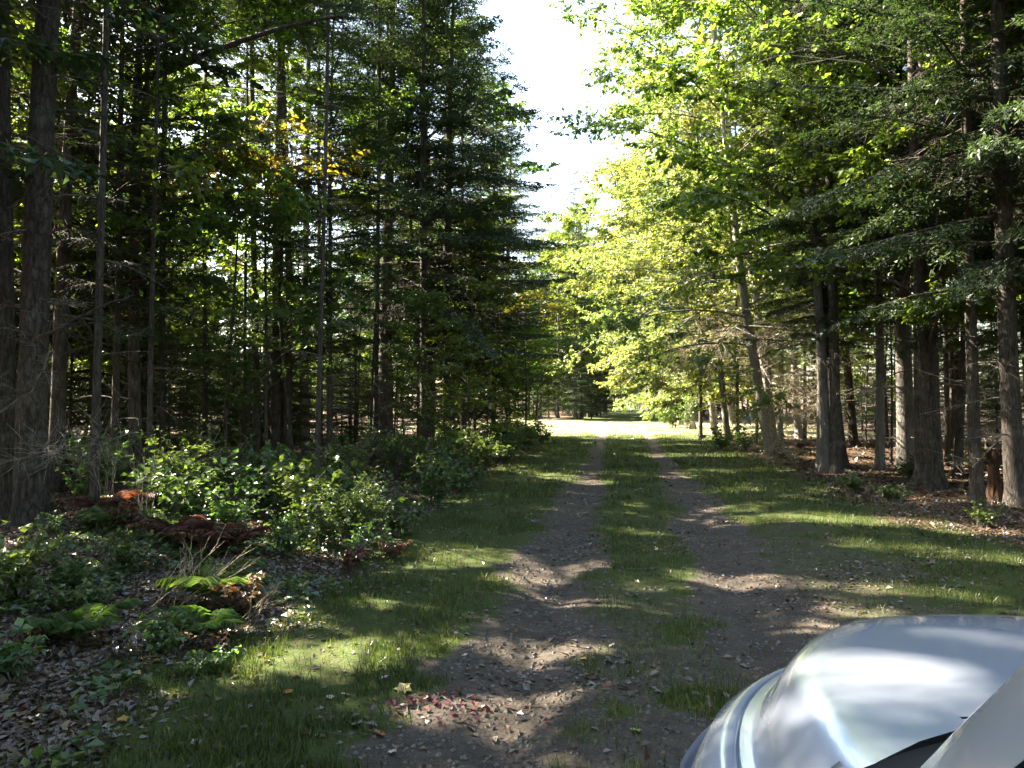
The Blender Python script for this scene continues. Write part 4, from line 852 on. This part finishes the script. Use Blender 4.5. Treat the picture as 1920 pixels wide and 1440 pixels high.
# ------------------------------------------------------------------ the parked silver car
def car():
    XC = .985
    paint = simple('silver_paint', (.66, .75, .93), .24, .35, 1.0)
    nt = paint.node_tree; mr_ = [q for q in nt.nodes if q.type == 'MAP_RANGE'][0]; mr_.inputs[3].default_value = .23; mr_.inputs[4].default_value = .25
    black = simple('black_plastic', (.015, .015, .017), .55); rubber = simple('tyre_rubber', (.02, .02, .02), .8); glass = simple('tinted_glass', (.02, .03, .035), .03, 0, 1.0)
    chrome = simple('bright_metal', (.7, .7, .72), .2, 1.0); lens = simple('lamp_lens', (.75, .78, .8), .08, .2, 1.0); cloth = simple('dark_seat_cloth', (.03, .03, .035), .9); redl = simple('tail_lamp_lens', (.35, .01, .01), .1, 0, 1.0)
    root = bpy.data.objects.new('parked_car', None); COL.objects.link(root); root.location = (XC, 0, 0); root['label'] = 'silver car parked at the lower right, only its hood and fender in view'; root['category'] = 'car'
    def part(name, V, F, mat, parent=root, smooth=True, sub=0):
        me = mesh_from(name, V, F, mat, smooth=smooth); o = link(name, me, parent)
        if sub:
            md = o.modifiers.new('sub', 'SUBSURF'); md.levels = sub; md.render_levels = sub
        return o
    EX = 2.2
    def quarter(w, y0, y1, n):
        t = np.linspace(0, math.pi / 2, n); return np.stack([w * np.cos(t) ** (2 / EX), y0 + (y1 - y0) * np.sin(t) ** (2 / EX)], 1)
    side_y = np.array([-1.7, -1.64, -1.57, -1.47, -1.35, -1.22, -1.2, -1.12, -1.05, -.98, -.6, -.17, -.15, .2, .6, .93, .95, 1.22, 1.24, 1.29, 1.35])
    def loop(w, F, Rr):           # left half: from the nose (x=0) round to the tail, x>0 mirrored later
        f = quarter(w, 1.35, F, 26)[::-1]; s = np.stack([np.full(len(side_y), w), side_y], 1)[::-1][1:]; r = quarter(w, -1.7, Rr, 14)[1:]
        return np.concatenate([f, s, r])
    def frac(i, n): return i / (n - 1)
    lv = [(.05, .24, 0), (.012, .34, 0), (.0, .50, 0), (.0, .64, 0), (.010, .74, .3), (.032, .81, .6), (.062, .868, .8), (.095, .890, .9), (.127, .901, .9), (.1285, .872, .9), (.1335, .872, .9), (.135, .902, .9)]
    def ring(inset, z, tw, frontk=.75, F0=2.50):
        L = loop(.90 - inset, F0 - inset * frontk, -2.35 + inset * .6); zz = z + tw * .05 * np.clip((2.35 - L[:, 1]) / 1.2, 0, 1.1)
        return np.column_stack([L, zz])
    rings = [ring(l[0] - .015, l[1], l[2]) for l in lv]; nL = len(rings[0])
    def full(L): return np.concatenate([L, (L * [-1, 1, 1])[::-1][1:-1]])
    G = np.array([full(r) for r in rings]); n = G.shape[1]
    def quads(r0, r1, cols):
        out = []
        for r in range(r0, r1):
            for c in cols:
                c2 = (c + 1) % n; out.append((r * n + c, r * n + c2, (r + 1) * n + c2, (r + 1) * n + c))
        return out
    V = G.reshape(-1, 3)
    midy = (G[3, :, 1] + np.roll(G[3, :, 1], -1)) / 2; midx = (G[3, :, 0] + np.roll(G[3, :, 0], -1)) / 2
    wheels = [(1.60, .34), (-1.35, .34)]
    allq = quads(0, len(rings) - 1, range(n)); C = V[np.array(allq)].mean(1)
    arch = np.zeros(len(C), bool)
    for wy, wz in wheels: arch |= (np.hypot(C[:, 1] - wy, C[:, 2] - wz) < .385) & (np.abs(C[:, 0]) > .60)
    front = (C[:, 1] > 2.0) & (C[:, 2] < .80) & ~arch; rear = (C[:, 1] < -2.0) & (C[:, 2] < .70)
    door1 = (np.abs(C[:, 0]) > .78) & (C[:, 1] > -.15) & (C[:, 1] < .93) & (C[:, 2] < .9) & (C[:, 2] > .3)
    door2 = (np.abs(C[:, 0]) > .78) & (C[:, 1] > -1.2) & (C[:, 1] < -.17) & (C[:, 2] < .9) & (C[:, 2] > .3) & ~arch
    A = np.array(allq)
    for wy, wz in wheels:                                # trim the cut edge to a true circle
        r_ = np.hypot(V[:, 1] - wy, V[:, 2] - wz); m_ = (r_ < .385) & (np.abs(V[:, 0]) > .60) & (V[:, 2] > .2); k_ = (.385 / np.maximum(r_, 1e-3))[:, None]
        V[m_, 1:] = (np.array([wy, wz]) + (V[:, 1:] - [wy, wz]) * k_)[m_]
    def sub_(name, mask, mat, parent=root):
        q = A[mask]; u, inv = np.unique(q, return_inverse=True); return part(name, V[u], inv.reshape(-1, 4), mat, parent)
    sub_('body', ~arch & ~front & ~rear & ~door1 & ~door2, paint)
    sub_('front_bumper', front, paint); sub_('rear_bumper', rear, paint)
    for sg in (1, -1):
        for m in (door1, door2):
            d = sub_('door', m & (C[:, 0] * sg > 0), paint); yy = C[m][:, 1]
            hy = yy.min() + .14; b = Buf(); tube(b, [[sg * .905, hy, .80], [sg * .935, hy + .03, .805], [sg * .935, hy + .15, .81], [sg * .905, hy + .18, .81]], .012, 6); link('handle', b.mesh('door_handle', paint, True), d)
    # hood: rings from the shut line inwards, open towards the cowl
    def yh(x): return 1.18 + .275 * (1 - np.minimum(np.abs(x) / .66, 1) ** 2.2)
    hl = [(.1355, .902, .9, 0), (.155, .905, .9, 0), (.172, .910, 1.0, .0), (.192, .942, 1.1, 0), (.215, .985, 1.1, 0), (.245, 1.018, 1.0, 0), (.29, 1.038, .9, 0), (.37, 1.048, .9, 0), (.48, 1.054, .9, 0), (.62, 1.058, .9, 0), (.76, 1.060, .9, 0), (.88, 1.061, .9, 0)]
    HV = []
    for ins, z, tw, _ in hl:
        w_ = .915 - ins; F = 2.50 - (ins - .015) * .75; f = quarter(w_, max(1.35, yh(w_) + .02), F, 40)[::-1]
        e = yh(w_); st = np.linspace(f[-1, 1], e, 5)[1:]; L = np.concatenate([f, np.stack([np.full(4, w_), st], 1)])
        zz = z + tw * .05 * (2.35 - L[:, 1]) / 1.2 - .03 * sstep(2.05, 2.5, L[:, 1]); L = np.column_stack([L, zz]); HV.append(np.concatenate([(L * [-1, 1, 1])[::-1][:-1], L]))
    HV = np.array(HV); m = HV.shape[1]
    Fq = [(r * m + c, r * m + c + 1, (r + 1) * m + c + 1, (r + 1) * m + c) for r in range(len(hl) - 1) for c in range(m - 1)]
    # close the middle strip between the last ring's two sides
    k = len(hl) - 1; half = m // 2
    Fq += [(k * m + half - i, k * m + half - i - 1, k * m + half + i + 1, k * m + half + i) for i in range(1, half)]
    part('hood', HV.reshape(-1, 3), [np.array(Fq), np.array([(k * m + half - 1, k * m + half, k * m + half + 1)])], paint)
    # shoulders behind the hood edge, and the cowl
    sl_ = [(.1355, .902, .9), (.155, .906, .9), (.185, .935, 1.1), (.215, .990, 1.1), (.245, 1.02, 1.0)]
    for sg in (1, -1):
        SV = []
        for ins, z, tw in sl_:
            w_ = .915 - ins; e = yh(w_) - .010; yy = np.concatenate([np.linspace(e, .95, 6), side_y[::-1][2:], [-1.9]]); zz = z + tw * .05 * np.clip((2.35 - yy) / 1.2, 0, 1.1)
            SV.append(np.stack([np.full(len(yy), sg * w_), yy, zz], 1))
        SV = np.array(SV); q = SV.shape[1]; part('shoulder', SV.reshape(-1, 3), np.array([(r * q + c, r * q + c + 1, (r + 1) * q + c + 1, (r + 1) * q + c) for r in range(len(sl_) - 1) for c in range(q - 1)]), paint)
    xs_ = np.linspace(-.655, .655, 27); yb = 1.08 + .30 * (1 - (np.abs(xs_) / .66) ** 2.2)
    zt = 1.055 + .9 * .05 * (2.35 - yh(xs_)) / 1.2
    CV = np.concatenate([np.stack([xs_, yh(xs_) - .010, zt - .012], 1), np.stack([xs_, (yh(xs_) + yb) / 2, zt - .028], 1), np.stack([xs_, yb - .02, zt + .012], 1)])
    part('cowl', CV, np.array([(r * 27 + c, r * 27 + c + 1, (r + 1) * 27 + c + 1, (r + 1) * 27 + c) for r in range(2) for c in range(26)]), black)
    # greenhouse
    zs = [1.06, 1.10, 1.24, 1.40, 1.54, 1.60, 1.66, 1.70, 1.715]
    def gh(z):
        t = (z - 1.03) / (1.66 - 1.03); w_ = .668 - .075 * t - .035 * t * t; yf = 1.15 - .62 * t - .03 * t * t; yc = yf + .28 * (1 - .35 * t); yr = -2.12 + .30 * t
        if z > 1.66: k = (z - 1.66) / .055; w_ *= 1 - .22 * k - .3 * k * k; yf -= .10 * k + .10 * k * k; yc -= .12 * k + .15 * k * k; yr += .12 * k + .12 * k * k
        fx = np.array([0, .2, .4, .6, .8, .92]) * w_; f = np.stack([fx, yf + (yc - yf) * (1 - (fx / w_) ** 2.4)], 1); c1 = np.array([[w_ * .975, yf - .005], [w_, yf - .13]])
        sy = [yf - .13 + (-.14 - yf + .13) * q_ for q_ in (.33, .66, 1)] + [-.22, -.6, -1.12, -1.2, -1.6, -1.95 + .12 * t]; s = np.array([[w_, q_] for q_ in sy]); rr = np.array([[w_ * .93, yr], [w_ * .5, yr - .04], [0, yr - .05]])
        return np.concatenate([f, c1, s, rr])
    GV = []
    for z in zs:
        L = gh(z); L = np.column_stack([L, np.full(len(L), z)]); GV.append(np.concatenate([L, (L * [-1, 1, 1])[::-1][1:-1]]))
    GV = np.array(GV); gn = GV.shape[1]; hl_ = len(gh(1.1)); top = np.array([GV[-1].mean(0) + [0, 0, .012]])
    VV = np.concatenate([GV.reshape(-1, 3), top]); types = {}
    colt = ['W'] * 5 + ['P', 'P', 'S', 'S', 'S', 'P', 'S', 'S', 'P', 'S', 'S', 'P', 'R', 'R']; colt = colt[:hl_ - 1]; colt = colt + colt[::-1]
    for r in range(len(zs) - 1):
        for c in range(gn):
            t = colt[c] if 1 <= r <= 3 or (r == 0 and colt[c] == 'W') else 'P'
            types.setdefault(t, []).append((r * gn + c, r * gn + (c + 1) % gn, (r + 1) * gn + (c + 1) % gn, (r + 1) * gn + c))
    tri = np.array([((len(zs) - 1) * gn + c, (len(zs) - 1) * gn + (c + 1) % gn, len(VV) - 1) for c in range(gn)])
    part('cabin_frame', VV, [np.array(types['P']), tri], paint)
    for t, nm in (('W', 'windshield'), ('S', 'side_windows'), ('R', 'rear_window')):
        q = np.array(types[t]); cq = VV[q].mean(1)
        sets = [q] if t != 'S' else [q[(cq[:, 0] * sg > 0) & m_] for sg in (1, -1) for m_ in (cq[:, 1] > -.18, (cq[:, 1] < -.18) & (cq[:, 1] > -1.16), cq[:, 1] < -1.16)]
        for q in sets:
            u, inv = np.unique(q, return_inverse=True); part(nm if t != 'S' else 'side_window', VV[u] * [.992, .998, 1], inv.reshape(-1, 4), glass)
    # wheels, arches, lamps, grille, mirrors
    th = np.linspace(0, 2 * np.pi, 40, endpoint=False)
    for sg in (1, -1):
        for wy, wz in wheels:
            prof = np.array([(.20, -.09), (.30, -.105), (.335, -.085), (.342, -.05), (.342, .05), (.335, .085), (.30, .105), (.20, .09)])
            TV = np.array([[(sg * .775 + p_[1], wy + p_[0] * math.cos(t), wz + p_[0] * math.sin(t)) for t in th] for p_ in prof]); kk = 40
            wh = part('wheel', TV.reshape(-1, 3), np.array([(r * kk + c, r * kk + (c + 1) % kk, ((r + 1) % 8) * kk + (c + 1) % kk, ((r + 1) % 8) * kk + c) for r in range(8) for c in range(kk)]), rubber)
            b = Buf(); cx = sg * .845
            for k in range(5):
                a_ = k * 1.2566; tube(b, [[cx, wy, wz], [cx + sg * .012, wy + .1 * math.cos(a_), wz + .1 * math.sin(a_)], [cx, wy + .205 * math.cos(a_), wz + .205 * math.sin(a_)]], [.035, .026, .03], 6)
            tube(b, [[cx, wy + .205 * math.cos(t), wz + .205 * math.sin(t)] for t in np.append(th, th[0])], .016, 6); link('rim', b.mesh('rim', chrome, True), wh)
            b = Buf(); tt = np.linspace(-.25, math.pi + .25, 30); tube(b, [[sg * (.885 - .11 * max(0, math.cos(t)) * (wy > 0)), wy + .385 * math.cos(t), wz + .385 * math.sin(t)] for t in tt], .018, 6); link('wheel_arch', b.mesh('wheel_arch', black, True), root)
        # headlamp patch on the corner
        HL = []
        for zz_, f0 in ((.66, 0), (.70, 0), (.75, 0), (.79, 0)):
            L = quarter(.922, 1.35, 2.51, 26)[6:16]; HL.append(np.column_stack([L[:, 0] * sg, L[:, 1] + .004, np.full(len(L), zz_)]))
        HL = np.array(HL); q = HL.shape[1]; part('headlight', HL.reshape(-1, 3), np.array([(r * q + c, r * q + c + 1, (r + 1) * q + c + 1, (r + 1) * q + c) for r in range(3) for c in range(q - 1)]), lens)
        b = Buf(); tube(b, [[sg * .62, -2.372, .95], [sg * .66, -2.375, .8], [sg * .66, -2.375, .66]], .045, 8); link('tail_light', b.mesh('tail_light', redl, True), root)
        b = Buf(); th2 = np.linspace(0, 1, 7); tube(b, [[sg * (.80 + .20 * t), .60 + .04 * math.sin(3 * t), 1.09 + .02 * t] for t in th2], [.02, .03, .06, .075, .078, .07, .02], 10); mi = link('wing_mirror', b.mesh('wing_mirror', paint, True), root)
    gv = []; gf = []
    for r, zz_ in enumerate(np.linspace(.50, .74, 9)):
        L = quarter(.915, 1.35, 2.515, 26)[18:]; gv.append(np.concatenate([np.column_stack([-L[:, 0], L[:, 1] + .006 - .01 * (r % 2), np.full(len(L), zz_)])[:-1], np.column_stack([L[:, 0], L[:, 1] + .006 - .01 * (r % 2), np.full(len(L), zz_)])[::-1]]))
    gv = np.array(gv); q = gv.shape[1]; part('grille', gv.reshape(-1, 3), np.array([(r * q + c, r * q + c + 1, (r + 1) * q + c + 1, (r + 1) * q + c) for r in range(8) for c in range(q - 1)]), black, smooth=False)
    for sx in (-.34, .34):
        b = Buf(); tube(b, [[sx, .15, .6], [sx, -.05, .75], [sx, -.18, 1.15], [sx, -.2, 1.35]], [.2, .22, .2, .1], 8); link('seat', b.mesh('seat', cloth, True), root)
    part('underbody', [(-.8, 2.3, .26), (.8, 2.3, .26), (.8, -2.2, .26), (-.8, -2.2, .26), (-.66, .95, 1.0), (.66, .95, 1.0), (.66, .75, .98), (-.66, .75, .98)], np.array([(0, 1, 2, 3), (4, 5, 6, 7)]), black, smooth=False)
    b = Buf()
    for s_, e_ in (((-.45, 1.37, 1.085), (.05, 1.44, 1.095)), ((.05, 1.43, 1.085), (.50, 1.33, 1.095))): tube(b, [s_, e_], .008, 5)
    link('wiper', b.mesh('wipers', black), root)
    return root
car()

# ------------------------------------------------------------------ openings in the canopy through which the sun reaches the ground
def gpt(px, py, z=0.0):
    D = depth_of(py, z); x, y = at(px, D); k = z / sd.z; return (x - sd.x * k, y - sd.y * k)
def tpt(px, py, D):
    x, y = at(px, D); z = CAM_H - (py - 752) / 1480 * D; k = z / sd.z; return (x - sd.x * k, y - sd.y * k)
GAPS = [(gpt(1560, 1250, 1.04), gpt(1960, 1218, 1.06), .045), (gpt(1480, 1300, 1.0), gpt(1700, 1305, 1.07), .04), (gpt(1330, 1400, .86), gpt(1400, 1340, .88), .04), (gpt(545, 1238), gpt(690, 1226), .24), (gpt(890, 1322), gpt(1050, 1293), .10), (gpt(800, 1352), gpt(980, 1345), .09), (gpt(960, 1085), gpt(1110, 1052), .16), (gpt(850, 1032), gpt(970, 1050), .17),
        (gpt(990, 1115), gpt(1150, 1135), .08), (gpt(1290, 1073), gpt(1500, 1088), .17), (gpt(1640, 978), gpt(1870, 1005), .25), (gpt(1600, 1018), gpt(1915, 1055), .2), (gpt(1640, 1095), gpt(1800, 1110), .22),
        (gpt(990, 1212), gpt(1090, 1210), .09), (gpt(1340, 955), gpt(1480, 948), .16), (gpt(1290, 884), gpt(1450, 880), .4), (gpt(960, 880), gpt(1120, 905), .3), (gpt(900, 1428), gpt(1150, 1436), .08),
        (gpt(350, 905, .6), gpt(760, 925, .6), .5), (gpt(250, 985, .25), gpt(430, 985, .25), .25), (gpt(320, 1110, .2), gpt(500, 1100, .2), .22), (gpt(330, 1290), gpt(420, 1280), .1), (gpt(60, 1180), gpt(110, 1185), .12),
        (gpt(720, 1130), gpt(850, 1120), .12), (gpt(1490, 1180), gpt(1560, 1185), .12), (gpt(1150, 990), gpt(1240, 1000), .1),
        (tpt(440, 205, 15), tpt(600, 245, 15), .45), (tpt(900, 570, 26.5), tpt(1040, 590, 26.5), .8), (tpt(1535, 650, 17.8), tpt(1548, 870, 17.8), .35), (tpt(1690, 700, 18.6), tpt(1700, 870, 18.6), .4),
        (tpt(1640, 740, 18.3), tpt(1648, 840, 18.3), .2), (tpt(1895, 830, 11.6), tpt(1905, 960, 11.6), .25), (tpt(1300, 640, 26), tpt(1500, 700, 25), 1.0), (tpt(795, 480, 20), tpt(797, 640, 20), .25),
        (gpt(1560, 860), gpt(1740, 880), .5), (tpt(205, 830, 12), tpt(212, 960, 12), .2), (tpt(282, 830, 11.8), tpt(282, 900, 11.8), .2), (tpt(1700, 60, 14), tpt(1450, 130, 14), .5)]
def open_canopy():
    bpy.context.view_layer.update()
    ga = [(np.array(a), np.array(b), w_) for a, b, w_ in GAPS]
    def dist(p, a, b):
        ab = b - a; t = np.clip(((p - a) @ ab) / max(ab @ ab, 1e-6), 0, 1); return np.linalg.norm(p - a - t[:, None] * ab, axis=1)
    extra = 0; cache = {}
    for o in list(COL.objects):
        if o.type != 'MESH' or o.name.split('.')[0] not in ('needles', 'leaves') or o.parent is None or o.parent.get('category') != 'tree' or o.parent.name.startswith('autumn'): continue
        me = o.data; mw = np.array(o.matrix_world)
        if me.name not in cache:
            co = np.empty(len(me.vertices) * 3, np.float32); me.vertices.foreach_get('co', co); ls = np.empty(len(me.polygons), np.int32); me.polygons.foreach_get('loop_start', ls)
            vi = np.empty(len(me.loops), np.int32); me.loops.foreach_get('vertex_index', vi); cache[me.name] = (co.reshape(-1, 3), vi[ls])
        co, fv = cache[me.name]; loc = mw[:3, 3]
        c0 = np.array([[loc[0], loc[1]]]); sh = np.array([sd.x, sd.y]) / sd.z
        near = [g_ for g_ in ga if dist(np.array([[loc[0], loc[1]]]) - sh * 8.0, g_[0], g_[1])[0] < 17]
        if not near: continue
        W = co @ mw[:3, :3].T + loc; p = W[:, :2] - W[:, 2:3] * sh; p = p[fv]; f0 = W[fv]
        kill = np.zeros(len(fv), bool); wob = .75 + .5 * vnoise(p[:, 0] * 5, p[:, 1] * 5, 3)
        for a, b, w_ in near: kill |= dist(p, a, b) < (w_ * 1.15 + .10) * wob
        # nothing is opened up in the crowns that stand beyond the place the light falls on
        if kill.sum() < 420: continue
        extra += 1
        nf = len(fv); ls = np.empty(nf, np.int32); me.polygons.foreach_get('loop_start', ls); lt = np.empty(nf, np.int32); me.polygons.foreach_get('loop_total', lt)
        vi = np.empty(len(me.loops), np.int32); me.loops.foreach_get('vertex_index', vi); Fs = []
        for k in (3, 4):
            m_ = (lt == k) & ~kill
            if m_.any(): Fs.append(vi[ls[m_][:, None] + np.arange(k)])
        ti = np.empty(len(co), np.float32); me.attributes['tint'].data.foreach_get('value', ti)
        u, inv = np.unique(np.concatenate([f.ravel() for f in Fs]), return_inverse=True); out = []; at_ = 0
        for f in Fs: out.append(inv[at_:at_ + f.size].reshape(f.shape)); at_ += f.size
        o.data = mesh_from(me.name, co[u], out, me.materials[0], attrs={'tint': ti[u]})
    base = {}
    for t_ in TREES.values():
        for k_, m_ in t_['crown'].items(): base[m_.name] = len(m_.loops) - 2 * len(m_.polygons)
    used = {o.data for o in COL.objects if o.type == 'MESH'}
    pass
open_canopy()
